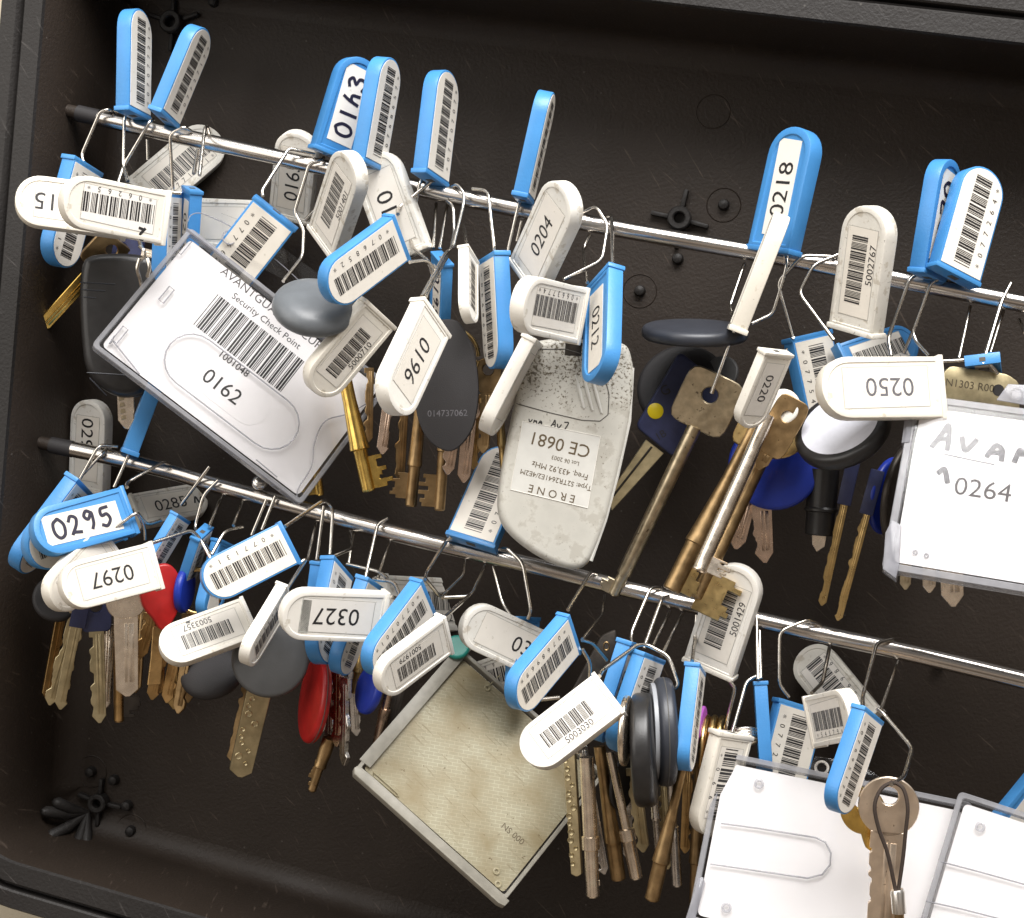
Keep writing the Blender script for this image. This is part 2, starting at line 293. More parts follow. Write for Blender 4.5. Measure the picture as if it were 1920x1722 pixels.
# ------------------------------------------------------------------ mesh helpers
class MB:
    def __init__(s): s.v = []; s.f = []
    def add(s, vs, fs):
        k = len(s.v); s.v += [Vector(v) for v in vs]; s.f += [tuple(i + k for i in f) for f in fs]; return s
    def quad(s, a, b, c, d): return s.add([a, b, c, d], [(0, 1, 2, 3)])
    def box(s, x0, x1, y0, y1, z0, z1, bev=0.0):
        return s.prism([(x0, y0), (x1, y0), (x1, y1), (x0, y1)], z0, z1, bev)
    def bm(s, bm):
        bm.verts.index_update(); return s.add([v.co.copy() for v in bm.verts], [[v.index for v in f.verts] for f in bm.faces])
    def prism(s, pts, z0, z1, bev=0.0, seg=2, recess=None):
        bm = bmesh.new()
        n = len(pts)
        lo = [bm.verts.new((p[0], p[1], z0)) for p in pts]
        hi = [bm.verts.new((p[0], p[1], z1)) for p in pts]
        top = bm.faces.new(hi); bm.faces.new(lo[::-1])
        for i in range(n):
            bm.faces.new((lo[i], lo[(i + 1) % n], hi[(i + 1) % n], hi[i]))
        bm.normal_update()
        if bev:
            es = [e for e in bm.edges if abs(e.verts[0].co.z - e.verts[1].co.z) < 1e-9]
            es += [e for e in bm.edges if abs(e.verts[0].co.z - e.verts[1].co.z) > 1e-9 and len(e.link_faces) == 2 and e.calc_face_angle(0) > 0.7]
            bmesh.ops.bevel(bm, geom=es, offset=bev, segments=seg, profile=0.5, affect='EDGES', clamp_overlap=True)
        if recess:
            bm.normal_update()
            tf = max((f for f in bm.faces if f.normal.z > 0.99), key=lambda f: f.calc_area())
            bmesh.ops.inset_region(bm, faces=[tf], thickness=recess[0], depth=0)
            bmesh.ops.inset_region(bm, faces=[tf], thickness=recess[1] * 0.9, depth=-recess[1])
        s.bm(bm); bm.free(); return s
    def tube(s, pts, r, sides=8, closed=False, caps=True):
        pts = [Vector(p) for p in pts]; n = len(pts)
        rs = r if isinstance(r, (list, tuple)) else [r] * n
        up = None; rings = []
        for i in range(n):
            a = pts[i - 1] if (i > 0 or closed) else pts[i]
            b = pts[(i + 1) % n] if (i < n - 1 or closed) else pts[i]
            t = (b - a)
            t = t.normalized() if t.length > 1e-12 else Vector((0, 0, 1))
            if up is None:
                up = Vector((0, 0, 1)) if abs(t.z) < 0.9 else Vector((1, 0, 0))
            x = up - t * up.dot(t)
            if x.length < 1e-6: x = t.orthogonal()
            x.normalize(); up = x; y = t.cross(x)
            rings.append([pts[i] + (x * cos(2 * pi * k / sides) + y * sin(2 * pi * k / sides)) * rs[i] for k in range(sides)])
        vs = [v for rg in rings for v in rg]; fs = []
        for i in range(n if closed else n - 1):
            j = (i + 1) % n
            for k in range(sides):
                k2 = (k + 1) % sides
                fs.append((i * sides + k, i * sides + k2, j * sides + k2, j * sides + k))
        if caps and not closed:
            fs.append(tuple(range(sides))[::-1]); fs.append(tuple((n - 1) * sides + k for k in range(sides)))
        return s.add(vs, fs)
    def lathe(s, prof, seg=32, sx=1.0, sy=1.0):     # profile (r, z) round the local z axis
        vs = []; fs = []; m = len(prof)
        for i in range(seg):
            a = 2 * pi * i / seg
            for r, z in prof: vs.append((r * cos(a) * sx, r * sin(a) * sy, z))
        for i in range(seg):
            j = (i + 1) % seg
            for k in range(m - 1):
                fs.append((i * m + k, j * m + k, j * m + k + 1, i * m + k + 1))
        bm = bmesh.new(); bv = [bm.verts.new(v) for v in vs]
        for f in fs:
            try: bm.faces.new([bv[i] for i in f])
            except ValueError: pass
        bmesh.ops.remove_doubles(bm, verts=bm.verts, dist=1e-4)
        bmesh.ops.recalc_face_normals(bm, faces=bm.faces)
        s.bm(bm); bm.free(); return s
    def ring(s, outer, inner, z0, z1, cx=0, cy=0, bev=0.8):   # outer/inner: equal counts of points
        n = len(outer); vs = []; fs = []
        lay = []
        def off(p, q, d):
            v = Vector((q[0] - p[0], q[1] - p[1])); l = v.length or 1
            return (p[0] + v.x / l * d, p[1] + v.y / l * d)
        for pts, other, z, d in ((outer, inner, z0, bev), (outer, inner, z0 + bev, 0), (outer, inner, z1 - bev, 0), (outer, inner, z1, bev),
                                 (inner, outer, z1, bev), (inner, outer, z1 - bev, 0), (inner, outer, z0 + bev, 0), (inner, outer, z0, bev)):
            lay.append([(*off(pts[i], other[i], d), z) for i in range(n)])
        for l in lay: vs += l
        m = len(lay)
        for k in range(m):
            k2 = (k + 1) % m
            for i in range(n):
                j = (i + 1) % n
                fs.append((k * n + i, k * n + j, k2 * n + j, k2 * n + i))
        return s.add(vs, fs)

def link_mesh(name, mb, material, parent=None, ang=38, scale=1.0):
    me = bpy.data.meshes.new(name)
    me.from_pydata([tuple(v * scale) for v in mb.v], [], mb.f)
    me.validate()
    bm = bmesh.new(); bm.from_mesh(me); bmesh.ops.recalc_face_normals(bm, faces=bm.faces); bm.to_mesh(me); bm.free()
    me.polygons.foreach_set('use_smooth', [True] * len(me.polygons))
    me.set_sharp_from_angle(angle=radians(ang))
    me.materials.append(M[material] if isinstance(material, str) else material)
    o = bpy.data.objects.new(name, me); COL.objects.link(o)
    if parent is not None: o.parent = parent
    return o
def flat_mesh(name, mb, material, parent=None):      # printed ink: no normal clean-up
    me = bpy.data.meshes.new(name)
    me.from_pydata([tuple(v) for v in mb.v], [], mb.f)
    me.materials.append(M[material])
    o = bpy.data.objects.new(name, me); COL.objects.link(o)
    if parent is not None: o.parent = parent
    return o

def thing(name, mx, label, cat, group=None):
    o = bpy.data.objects.new(name, None); COL.objects.link(o)
    o.empty_display_size = 1
    o.matrix_world = mx
    o['label'] = label; o['category'] = cat
    if group: o['group'] = group
    return o
def frame(e1, e2, n, org, s):
    m = Matrix(((e1.x * s, e2.x * s, n.x * s, org.x), (e1.y * s, e2.y * s, n.y * s, org.y), (e1.z * s, e2.z * s, n.z * s, org.z), (0, 0, 0, 1)))
    return m
def px2loc(mx, px, py, z=0.0):     # where the sight line of a pixel meets the plane z of a frame
    inv = mx.inverted()
    o = inv @ CAMP; d = (inv @ P(px, py, 0)) - o
    t = (z - o.z) / d.z
    return o + d * t

def round_path(pts, rad, seg=4):
    pts = [Vector(p) for p in pts]; out = [pts[0]]
    for i in range(1, len(pts) - 1):
        a, b, c = pts[i - 1], pts[i], pts[i + 1]
        u = a - b; v = c - b
        r = min(rad, u.length * 0.45, v.length * 0.45)
        p0 = b + u.normalized() * r; p1 = b + v.normalized() * r
        for k in range(seg + 1):
            t = k / seg
            out.append(p0 * (1 - t) ** 2 + b * 2 * t * (1 - t) + p1 * t * t)
    out.append(pts[-1]); return out
def smooth_path(pts, n=8):
    pts = [Vector(p) for p in pts]; q = [pts[0] * 2 - pts[1]] + pts + [pts[-1] * 2 - pts[-2]]; out = []
    for i in range(1, len(q) - 2):
        p0, p1, p2, p3 = q[i - 1:i + 3]
        for k in range(n):
            t = k / n
            out.append(0.5 * ((2 * p1) + (p2 - p0) * t + (2 * p0 - 5 * p1 + 4 * p2 - p3) * t * t + (3 * p1 - p0 - 3 * p2 + p3) * t ** 3))
    out.append(pts[-1]); return out

# ------------------------------------------------------------------ lettering
_tc = {}
def text_geo(s):
    if s in _tc: return _tc[s]
    cu = bpy.data.curves.new('lettering', 'FONT'); cu.body = s; cu.size = 1.0
    cu.align_x = 'CENTER'; cu.align_y = 'CENTER'; cu.resolution_u = 3
    ob = bpy.data.objects.new('lettering', cu); COL.objects.link(ob)
    dg = bpy.context.evaluated_depsgraph_get()
    me = bpy.data.meshes.new_from_object(ob.evaluated_get(dg))
    vs = [v.co.copy() for v in me.vertices]; fs = [tuple(p.vertices) for p in me.polygons]
    if vs:
        cx = (min(v.x for v in vs) + max(v.x for v in vs)) / 2; cy = (min(v.y for v in vs) + max(v.y for v in vs)) / 2
        hh = max(v.y for v in vs) - min(v.y for v in vs)
        vs = [Vector((v.x - cx, v.y - cy, 0)) for v in vs]
    bpy.data.objects.remove(ob); bpy.data.curves.remove(cu); bpy.data.meshes.remove(me)
    _tc[s] = (vs, fs); return _tc[s]
for _s in '0123456789*': text_geo(_s)
def put_text(mb, s, x, y, z, size, ang=0.0, wide=1.0):   # ang: reading direction in the local plane
    vs, fs = text_geo(s); c, n = cos(ang), sin(ang)
    mb.add([(x + (v.x * wide * c - v.y * n) * size, y + (v.x * wide * n + v.y * c) * size, z) for v in vs], fs)
C39 = {'*': 'nwnnwnwnn', '0': 'nnnwwnwnn', '1': 'wnnwnnnnw', '2': 'nnwwnnnnw', '3': 'wnwwnnnnn', '4': 'nnnwwnnnw', '5': 'wnnwwnnnn',
       '6': 'nnwwwnnnn', '7': 'nnnwnnwnw', '8': 'wnnwnnwnn', '9': 'nnwwnnwnn'}
def barcode(mb, s, x0, x1, y0, y1, z, ang=0.0, cx=0, cy=0, wid=2.6):
    """bars along local reading direction from x0 to x1 (reading axis), y0..y1 high, turned by ang about (cx, cy)"""
    units = []
    for ch in s:
        for k, e in enumerate(C39[ch]): units.append((k % 2 == 0, wid if e == 'w' else 1.0))
        units.append((False, 1.0))
    tot = sum(u[1] for u in units[:-1]); x = 0.0; c, n = cos(ang), sin(ang)
    for bar, w in units[:-1]:
        if bar:
            a = x0 + (x1 - x0) * x / tot; b = x0 + (x1 - x0) * (x + w) / tot
            mb.quad(*[(cx + px * c - py * n, cy + px * n + py * c, z) for px, py in ((a, y0), (b, y0), (b, y1), (a, y1))])
        x += w
HAND = {'0': [[(.5, 1), (.15, .8), (.1, .3), (.4, 0), (.8, .15), (.9, .65), (.6, 1), (.45, .98)]], '1': [[(.5, 1), (.5, 0)]],
        '6': [[(.5, 1), (.3, .6), (.15, .05), (.3, .45), (.7, .5), (.8, .05)]],
        '3': [[(.1, .9), (.5, 1), (.75, .8), (.4, .55), (.8, .4), (.8, .1), (.4, 0), (.05, .1)]],
        '2': [[(.1, .75), (.35, 1), (.7, .85), (.6, .5), (.15, .05), (.3, .12), (.85, .05)]],
        '9': [[(.75, .85), (.4, 1), (.15, .75), (.4, .55), (.75, .85), (.7, .3), (.5, 0)]],
        '5': [[(.85, 1), (.3, .95), (.25, .6), (.65, .62), (.8, .3), (.45, .0), (.1, .1)]],
        '7': [[(.1, .95), (.8, .95), (.35, 0)]],
        'A': [[(.0, 0), (.35, .55), (.6, 1), (.75, .5), (.8, .0)], [(.2, .38), (.75, .42)]],
        'v': [[(.0, .55), (.3, .05), (.75, .55)]], 'a': [[(.0, .05), (.35, .55), (.7, .4), (.75, .0)], [(.15, .25), (.7, .28)]],
        'n': [[(.0, .0), (.15, .5), (.3, .35), (.6, .45), (.7, .05)]], 't': [[(.5, .95), (.45, .45), (.3, .0)], [(.0, .6), (.9, .68)]],
        'g': [[(.8, .5), (.3, .55), (.1, .25), (.5, .1), (.8, .5), (.7, -.2), (.2, -.3)]], '~': [[(0, .3), (.3, .8), (.55, .2), (.9, .7), (1.1, .3)]]}
def put_hand(mb, s, x, y, z, size, ang, w, adv=0.85, jit=0.0):
    c, n = cos(ang), sin(ang); tot = adv * len(s); rng = random.Random(len(s) * 7 + int(size))
    zz = z
    for i, ch in enumerate(s):
        dy = rng.uniform(-jit, jit)
        for st in HAND.get(ch, []):
            pts = smooth_path([Vector((p[0] * 0.75 + i * adv - tot / 2 + .05, p[1] - .5 + dy, 0)) for p in st], 5)
            pts = [Vector((x + (p.x * c - p.y * n) * size, y + (p.x * n + p.y * c) * size, 0)) for p in pts]
            for k in range(len(pts) - 1):
                d = pts[k + 1] - pts[k]
                if d.length < 1e-6: continue
                e = d.normalized() * w * 0.25; o = Vector((-d.y, d.x, 0)).normalized() * w * 0.5
                zz += 0.004
                a, b = pts[k] - e, pts[k + 1] + e
                mb.quad(*[(q.x, q.y, zz) for q in (a - o, b - o, b + o, a + o)])
# ------------------------------------------------------------------ pose of a flat thing from three corners seen in the photograph
DIRS = {'L': (-1, 0), 'R': (1, 0), 'U': (0, -1), 'D': (0, 1), 'UL': (-1, -1), 'UR': (1, -1), 'DL': (-1, 1), 'DR': (1, 1)}
def view_axes(p):                  # right, up and towards-the-camera along the sight line to p
    zc = (CAMP - p).normalized(); xc = Vector((0, 0, 1)).cross(zc).normalized()
    return xc, zc.cross(xc), zc
def pose(b1, b2, t, h, W, L, side, uz=None, vz=None):
    b1, b2, t = Vector(b1), Vector(b2), Vector(t)
    mid = (b1 + b2) / 2
    u = Vector((b2.x - b1.x, -(b2.y - b1.y))); v = Vector((t.x - mid.x, -(t.y - mid.y)))
    d = pdist(mid.x) - h * .001; k = d / FOC
    sd = Vector(DIRS[side])
    if uz is None:
        a = u.length_squared / W ** 2; b = v.length_squared / L ** 2; c = u.dot(v) / (W * L)
        x = (-(a - b) + sqrt((a - b) ** 2 + 4 * c * c)) / 2
        p = sqrt(max(x, 0))
        q = -c / p if p > 1e-4 else sqrt(max(a - b, 0))
        s = sqrt(a + p * p)
        cand = [(p * W, q * L), (-p * W, -q * L)]
    else:
        s = sqrt(u.length_squared + uz * uz) / W
        cand = [(uz, vz), (-uz, -vz)]
    best = None
    xc, yc, zc = view_axes(P(mid.x, mid.y, h))
    for uzz, vzz in cand:
        U3 = xc * u.x + yc * u.y + zc * uzz; V3 = xc * v.x + yc * v.y + zc * vzz
        e2 = V3.normalized(); e1 = (U3 - e2 * U3.dot(e2)).normalized(); n = e1.cross(e2)
        if n.dot(zc) < 0: n = -n; e1 = -e1
        sc_ = n.dot(xc) * sd.x - n.dot(yc) * sd.y          # image direction of the normal along the side seen
        if best is None or sc_ < best[0]: best = (sc_, e1, e2, n)
    _, e1, e2, n = best
    return frame(e1, e2, n, P(mid.x, mid.y, h), s * k), s

TW, TL, TT = 98.0, 205.0, 29.0
def outline(m=0.0, y0=0.0, k=16):
    hw = TW / 2 - m; ry = TW * 0.50 - m; yc = TL - TW * 0.50
    pts = [(-hw, y0 + m), (hw, y0 + m)]
    for i in range(k + 1):
        a = pi * i / k
        pts.append((hw * cos(a), yc + ry * abs(sin(a)) ** 0.92))
    return pts
def add_wires(parent, mx, wires, hdef, r=3.6):
    if not wires: return
    inv = mx.inverted(); mb = MB(); sc_ = mx.to_scale().x
    for w in wires:
        pts = [inv @ P(q[0], q[1], q[2] if len(q) > 2 else hdef) for q in w]
        pts = round_path(pts, 0.0026 / sc_, 4)
        mb.tube(pts, 0.000185 * r / sc_, 8)
    link_mesh('wire_hook', mb, 'wire', parent, 60)

RATIOS = []
def tag(color, face, text, b1, b2, t, h, side, label, wires=(), rev=False, group=None, uz=None, vz=None, wh=45, worn=False, tsize=47, toff=0.0, extra=None, glue=False, collar=True, body=None, inkmat=None):
    mx, s = pose(b1, b2, t, h, TW, TL, side, uz, vz)
    RATIOS.append((label, round(s, 2)))
    th = thing('key_tag', mx, label, 'key tag', group)
    mat_ = body or ('blue' if color == 'b' else ('worn' if worn else 'white'))
    mb = MB()
    rec = None
    if color == 'w': rec = (7, 1.5)
    elif face in ('num', 'hand'): rec = (10, 2.5)
    mb.prism(outline(), -TT, 0, 2.6 if color == 'w' else 1.8, 2, rec)
    link_mesh('body', mb, mat_, th)
    if collar:
        c = MB(); c.box(-TW / 2 - 2.5, TW / 2 + 2.5, -5, 4, -TT - 2.5, 1.6 if not (color == 'b' and face == 'bar') else 0.4, 1.5)
        link_mesh('collar', c, mat_, th)
    # the slot the wire goes into
    sl = MB(); sl.box(-9, 9, -5.6, -4.5, -TT * .72, -TT * .28, 0); link_mesh('wire_slot', sl, 'darkline', th)
    lb = None; ink = MB(); ik = 'ink'
    if color == 'b' and face == 'bar':
        lm = MB(); pts = outline(4.0, 2.0); lm.prism(pts, -0.5, 0.9, 0)
        lb = link_mesh('paper_label', lm, 'paper', th); z = 1.25
        a, yb0, yb1 = pi / 2, 17, TL - 20
        s_ = '*' + text + '*'
        barcode(ink, s_, yb0, yb1, -16, 20, z, a, 0, 0)
        step = (yb1 - yb0) / len(s_)
        for i, ch in enumerate(s_):
            put_text(ink, ch, 31, yb0 + (i + .5) * step, z, 15 if ch != '*' else 17, a)
    elif color == 'b':
        lm = MB(); rng = random.Random(text)
        x0, x1, y0, y1 = -26, 26, 24, 186
        if face == 'hand': x0, x1 = -31, 28
        j = rng.uniform(-3, 3)
        lm.prism([(x0 + j, y0), (x1 + j, y0 - 2), (x1 - j, y1 - 4), (x0 - j, y1)], -2.8, -1.6, 0)
        lb = link_mesh('paper_label', lm, 'paper', th); z = -1.25
        a = pi / 2 if not rev else -pi / 2
        if face == 'hand': put_hand(ink, text, 0, 103, z, 37, a, 6.6, 0.9, 0.06); ik = 'marker'
        else: put_text(ink, text, 0, 100 + toff, z, tsize, a)
    else:
        lm = MB(); rng = random.Random(text)
        j = rng.uniform(-2, 2)
        lm.prism([(-32 + j, 24), (32 + j, 24), (32 - j, 168), (-32 - j, 168)], -2.4, -0.9, 0)
        lb = link_mesh('paper_label', lm, 'paper', th); z = -0.55
        # a worn edge line round the label
        el_ = MB()
        xs = [(-32.8 + j, 23), (32.8 + j, 23), (32.8 - j, 169), (-32.8 - j, 169)]
        for i in range(4):
            p, q = Vector(xs[i]), Vector(xs[(i + 1) % 4]); o = Vector((-(q - p).y, (q - p).x)).normalized() * 0.55
            zz = -1.2 + i * .01
            el_.quad((*(p - o), zz), (*(q - o), zz), (*(q + o), zz), (*(p + o), zz))
        flat_mesh('label_edge', el_, 'labeledge', lb)
        a = pi / 2 if not rev else -pi / 2
        if face == 'bar':
            if len(text) == 7 and text[0] == '5':
                barcode(ink, text, -55, 55, -14, 20, z, a, -2, 100, 2.4)
                put_text(ink, text, (25 if not rev else -25), 100 + 12 * (1 if not rev else -1), z, 19, a)
            else:
                s_ = '*' + text + '*'
                barcode(ink, s_, -72, 72, -20, 16, z, a, 0, 98)
                for i, ch in enumerate(s_):
                    put_text(ink, ch, 28 if not rev else -28, 98 + (-72 + (i + .5) * 144 / len(s_)) * (1 if not rev else -1), z, 14, a)
        elif face == 'hand':
            put_hand(ink, text, 0, 100, z, 44, a, 7, 0.8, 0.05); ik = 'marker'
        elif text:
            put_text(ink, text, 0, 98 + toff, z, tsize, a)
        if glue:
            g = MB(); g.prism([(-34, 150), (30, 151), (31, 170), (-33, 169)], -2.3, -0.9, 0); link_mesh('old_glue', g, 'residue', th)
    if extra: extra(ink, z)
    if ink.v: flat_mesh('print', ink, inkmat or ik, lb or th)
    add_wires(th, mx, wires, wh)
    return th, mx

# ------------------------------------------------------------------ keys and fobs
def axis(a, b, ha, hb, roll=0.0):
    pa, pb = P(a[0], a[1], ha), P(b[0], b[1], hb)
    e2 = (pb - pa).normalized(); c = (CAMP - pa).normalized()
    n = (c - e2 * c.dot(e2)).normalized()
    n = Matrix.Rotation(radians(roll), 3, e2) @ n
    e1 = e2.cross(n)
    k = (pdist(a[0]) - ha * .001) / FOC
    return frame(e1, e2, n, pa, k), (pb - pa).length / k
def bow_ring(kind, w, l, n=40):
    pts = []
    ex = {'round': 2.0, 'square': 6.0, 'soft': 3.2, 'hex': 2.6}[kind]
    for i in range(n):
        a = 2 * pi * i / n; c, s_ = cos(a), sin(a)
        r = (abs(c) ** ex + abs(s_) ** ex) ** (-1 / ex)
        pts.append((r * c * w / 2, r * s_ * l / 2))
    return pts
def flat_key(a, b, h, label, m='brass', bow=('round', 90, 80), blade=34, t=9, roll=0.0, hb=None, teeth=1, cut=7, bowmat=None, hole=11, seed=1, bowt=None, dimples=False, group=None, edge=False, engr=None, tip=None, name='key'):
    """a: centre of the bow, b: tip of the blade"""
    mx, ln = axis(a, b, h, h if hb is None else hb, roll)
    th = thing(name, mx, label, 'key', group)
    kind, bw, bl = bow
    if bw:
        o = bow_ring(kind, bw, bl); i_ = [(cos(2 * pi * k / 40) * hole, sin(2 * pi * k / 40) * hole - bl * .18) for k in range(40)]
        bt = bowt or t * 1.15
        mb = MB(); mb.ring(o, i_, -bt / 2, bt / 2, bev=min(1.6, bt * .2))
        bo = link_mesh('bow', mb, bowmat or m, th, 30)
        if engr:
            k = MB(); put_text(k, engr, 0, bl * .22, bt / 2 + .3, 13, pi); flat_mesh('engraving', k, 'engrave', bo)
    y0 = bl * .42 if bw else 0
    hw = blade / 2; rng = random.Random(seed)
    left = [(-hw, y0)]; right = [(hw, y0)]
    y = y0 + blade * .55
    L1, R1 = [], []
    def cuts(sign):
        out = []; yy = y
        while yy < ln - blade * .7:
            st = rng.uniform(9, 15); dp = rng.choice([0, .35, .6, 1.0]) * cut
            out += [(sign * (hw - dp), yy), (sign * (hw - dp), yy + st * .5)]
            yy += st
        return out
    if teeth in (1, 2): R1 = cuts(1)
    if teeth in (-1, 2): L1 = cuts(-1)
    tp = tip if tip is not None else 0.5
    pts = [(-hw, y0), (hw, y0), (hw, y)] + R1 + [(hw * .9, ln - blade * tp), (hw * .1, ln), (-hw * .25, ln), (-hw * .95, ln - blade * tp)] + L1[::-1] + [(-hw, y)]
    mb = MB(); mb.prism(pts, -t / 2, t / 2, 0.9, 1)
    bd = link_mesh('blade', mb, m, th, 25)
    g = MB()
    for gx, gw in ((-hw * .42, hw * .2), (hw * .02, hw * .12)):
        if not dimples: g.box(gx - gw, gx + gw, y0 + blade * .35, ln - blade * .62, t / 2 - .4, t / 2 + 1.3, .5)
    if g.v: link_mesh('blade_ridge', g, m, bd, 25)
    if dimples:
        dm = MB()
        yy = y0 + 30; k = 0
        while yy < ln - 22:
            r_ = rng.uniform(4.5, 7.5)
            dm.lathe([(0, .8), (r_ * .5, .9), (r_ * .8, 1.4), (r_, .4), (r_, 0)], 14)
            n0 = len(dm.v)
            k += 1; yy += 200
        dm = MB(); yy = y0 + 26
        while yy < ln - 18:
            r_ = rng.uniform(4.0, 7.0); q = MB(); q.lathe([(0, -2.0 + 2.4), (r_ * .6, .7), (r_ * .85, 1.5), (r_, .3)], 14)
            xo = rng.choice([-.12, .22, .3]) * blade
            dm.add([(v.x + xo, v.y + yy, v.z + t / 2) for v in q.v], q.f); yy += rng.uniform(11, 17)
        link_mesh('dimple_row', dm, m, bd, 40)
    return th, mx
def tube_key(a, b, h, label, m='bronze', r0=13, r1=17, r2=12, collar=0.66, bow=None, bit=None, roll=0.0, hb=None, flare=True, group=None, step=True, bitmat=None, hole=12, name='mortice_key'):
    """round shank from a to b with a collar part way; bit = (from, to, width, side, seed) in parts of the length"""
    mx, ln = axis(a, b, h, h if hb is None else hb, roll)
    th = thing(name, mx, label, 'key', group)
    yc = ln * collar
    prof = [(0.1, 0), (r0, 0), (r0, ln * .03)]
    if flare:
        prof += [(r0, yc * .45), (r1 * .93, yc * .95), (r1, yc), (r1, yc + 4), (r2 + .6, yc + 6)]
    else:
        prof += [(r0, yc - r1 * .9), (r1, yc - r1 * .8), (r1, yc + r1 * .6), (r2 + .4, yc + r1 * .7)]
    prof += [(r2, yc + 12), (r2, ln - 3), (r2 - 2, ln), (0.1, ln)]
    mb = MB(); mb.lathe(prof, 28)
    mb.v = [Vector((v.x, v.z, -v.y)) for v in mb.v]
    link_mesh('shank', mb, m, th, 30)
    if bow:
        kind, bw, bl, dy = bow
        o = bow_ring(kind, bw, bl); i_ = [(cos(2 * pi * k / 40) * hole, sin(2 * pi * k / 40) * hole - bl * .12) for k in range(40)]
        k = MB(); k.ring([(x, y + dy) for x, y in o], [(x, y + dy) for x, y in i_], -6, 6, bev=2)
        link_mesh('bow', k, bitmat or m, th, 30)
    if bit:
        f0, f1, wd, sd, seed = bit; rng = random.Random(seed)
        y0, y1 = ln * f0, ln * f1; n = 8; st = (y1 - y0) / n
        pts = [(0, y0)]
        for i in range(n):
            w_ = wd * rng.choice([1, .8, .62, .95, .5, .88])
            if i in (0, n - 1): w_ = wd * .72
            pts += [(w_, y0 + i * st), (w_, y0 + (i + 1) * st)]
        pts += [(0, y1)]
        pts = [(x * sd, y) for x, y in pts]
        if sd < 0: pts = pts[::-1]
        k = MB(); k.prism(pts, -4, 4, .8, 1)
        link_mesh('bit', k, bitmat or m, th, 25)
    return th, mx
def fob(c, ra, rb, ang, h, label, m='greyfob', thick=26, tilt='U', dome=1.0, name='key_fob', inner=None, cat='key fob', rim=None, group=None, oval=1.0, seam=False, lens=False):
    """disc of radius ra seen as an ellipse ra x rb whose long axis lies at ang degrees; tilt: where the rim thickness shows"""
    k = (pdist(c[0]) - h * .001) / FOC
    a = radians(ang); xc, yc, zc = view_axes(P(c[0], c[1], h)); e1 = xc * cos(a) + yc * sin(a)
    f = max(0.02, min(1, rb / (ra * oval)))
    mi = yc * cos(a) - xc * sin(a)                     # image direction of the short axis
    sd = Vector(DIRS[tilt]); q = -sin(a) * sd.x - cos(a) * sd.y
    sg = -1 if q > 0 else 1
    n = (zc * f + mi * sg * sqrt(1 - f * f)).normalized()
    e2 = n.cross(e1)
    mx = frame(e1, e2, n, P(c[0], c[1], h), k)
    th = thing(name, mx, label, cat, group)
    z0, z1 = -thick / 2, thick / 2; r = ra; b = min(thick * .45, 12)
    prof = [(0.05, z0 - dome * 2), (r * .6, z0 - dome)]
    for i in range(7):
        t = -pi / 2 + pi / 2 * i / 6; prof.append((r - b + b * cos(t), z0 + b + b * sin(t)))
    for i in range(7):
        t = pi / 2 * i / 6; prof.append((r - b + b * cos(t), z1 - b + b * sin(t)))
    if dome > 1: prof += [(r * .80 - b * .3, z1 + dome * .9), (r * .55, z1 + dome * 1.7), (r * .28, z1 + dome * 2.1), (0.05, z1 + dome * 2.2)]
    else: prof += [(r * .5, z1), (0.05, z1)]
    if lens:
        prof = [(0.05, z0)] + [(r * cos(-pi / 2 + pi * i / 24) ** .55, (z1 if i > 12 else -z0 * .9) * sin(-pi / 2 + pi * i / 24)) for i in range(1, 24)] + [(0.05, z1)]
    mb = MB(); mb.lathe(prof, 48, 1.0, oval); link_mesh('shell', mb, m, th, 40)
    if seam:
        q = MB(); q.tube([(cos(2 * pi * i / 48) * (r + .1), sin(2 * pi * i / 48) * (r + .1) * oval, 0) for i in range(48)], .9, 6, closed=True); link_mesh('seam', q, 'darkline', th)
    if inner:
        im, ir, iz = inner
        q = MB(); q.lathe([(0.05, z1 + iz), (r * ir * .97, z1 + iz), (r * ir, z1 + iz - .8), (r * ir, z1 - 3)], 48, 1.0, oval); link_mesh('face_disc', q, im, th, 40)
    return th, mx
def plate(name, pts, h, thick, m, label, cat, bev=3, seg=3, yaw=0.0, pitch=0.0, group=None, part='shell', rotdir=None):
    """a solid with the given outline (pixels) at its own height and thickness"""
    cx = sum(p[0] for p in pts) / len(pts); cy = sum(p[1] for p in pts) / len(pts)
    k = (pdist(cx) - h * .001) / FOC
    R = Matrix.Rotation(radians(yaw), 3, 'Z') @ Matrix.Rotation(radians(pitch), 3, 'X')
    e1 = R @ Vector((1, 0, 0)); e2 = R @ Vector((0, 0, 1)); n = R @ Vector((0, -1, 0))
    mx = frame(e1, e2, n, P(cx, cy, h), k)
    th = thing(name, mx, label, cat, group)
    lp = [px2loc(mx, *p) for p in pts]
    lp = [(p.x, p.y) for p in lp]
    ar = sum(lp[i][0] * lp[(i + 1) % len(lp)][1] - lp[(i + 1) % len(lp)][0] * lp[i][1] for i in range(len(lp)))
    if ar < 0: lp = lp[::-1]
    mb = MB(); mb.prism(lp, -thick, 0, bev, seg)
    o = link_mesh(part, mb, m, th, 40)
    return th, mx, o
def rounded(pts, rad=10, seg=5):
    n = len(pts); out = []
    for i in range(n):
        a, b, c = Vector(pts[i - 1]), Vector(pts[i]), Vector(pts[(i + 1) % n])
        rr = rad[i] if isinstance(rad, (list, tuple)) else rad
        r = min(rr, (a - b).length * .48, (c - b).length * .48)
        p0 = b + (a - b).normalized() * r; p1 = b + (c - b).normalized() * r
        for k in range(seg + 1):
            t = k / seg
            q = p0 * (1 - t) ** 2 + b * 2 * t * (1 - t) + p1 * t * t
            out.append((q.x, q.y))
    return out
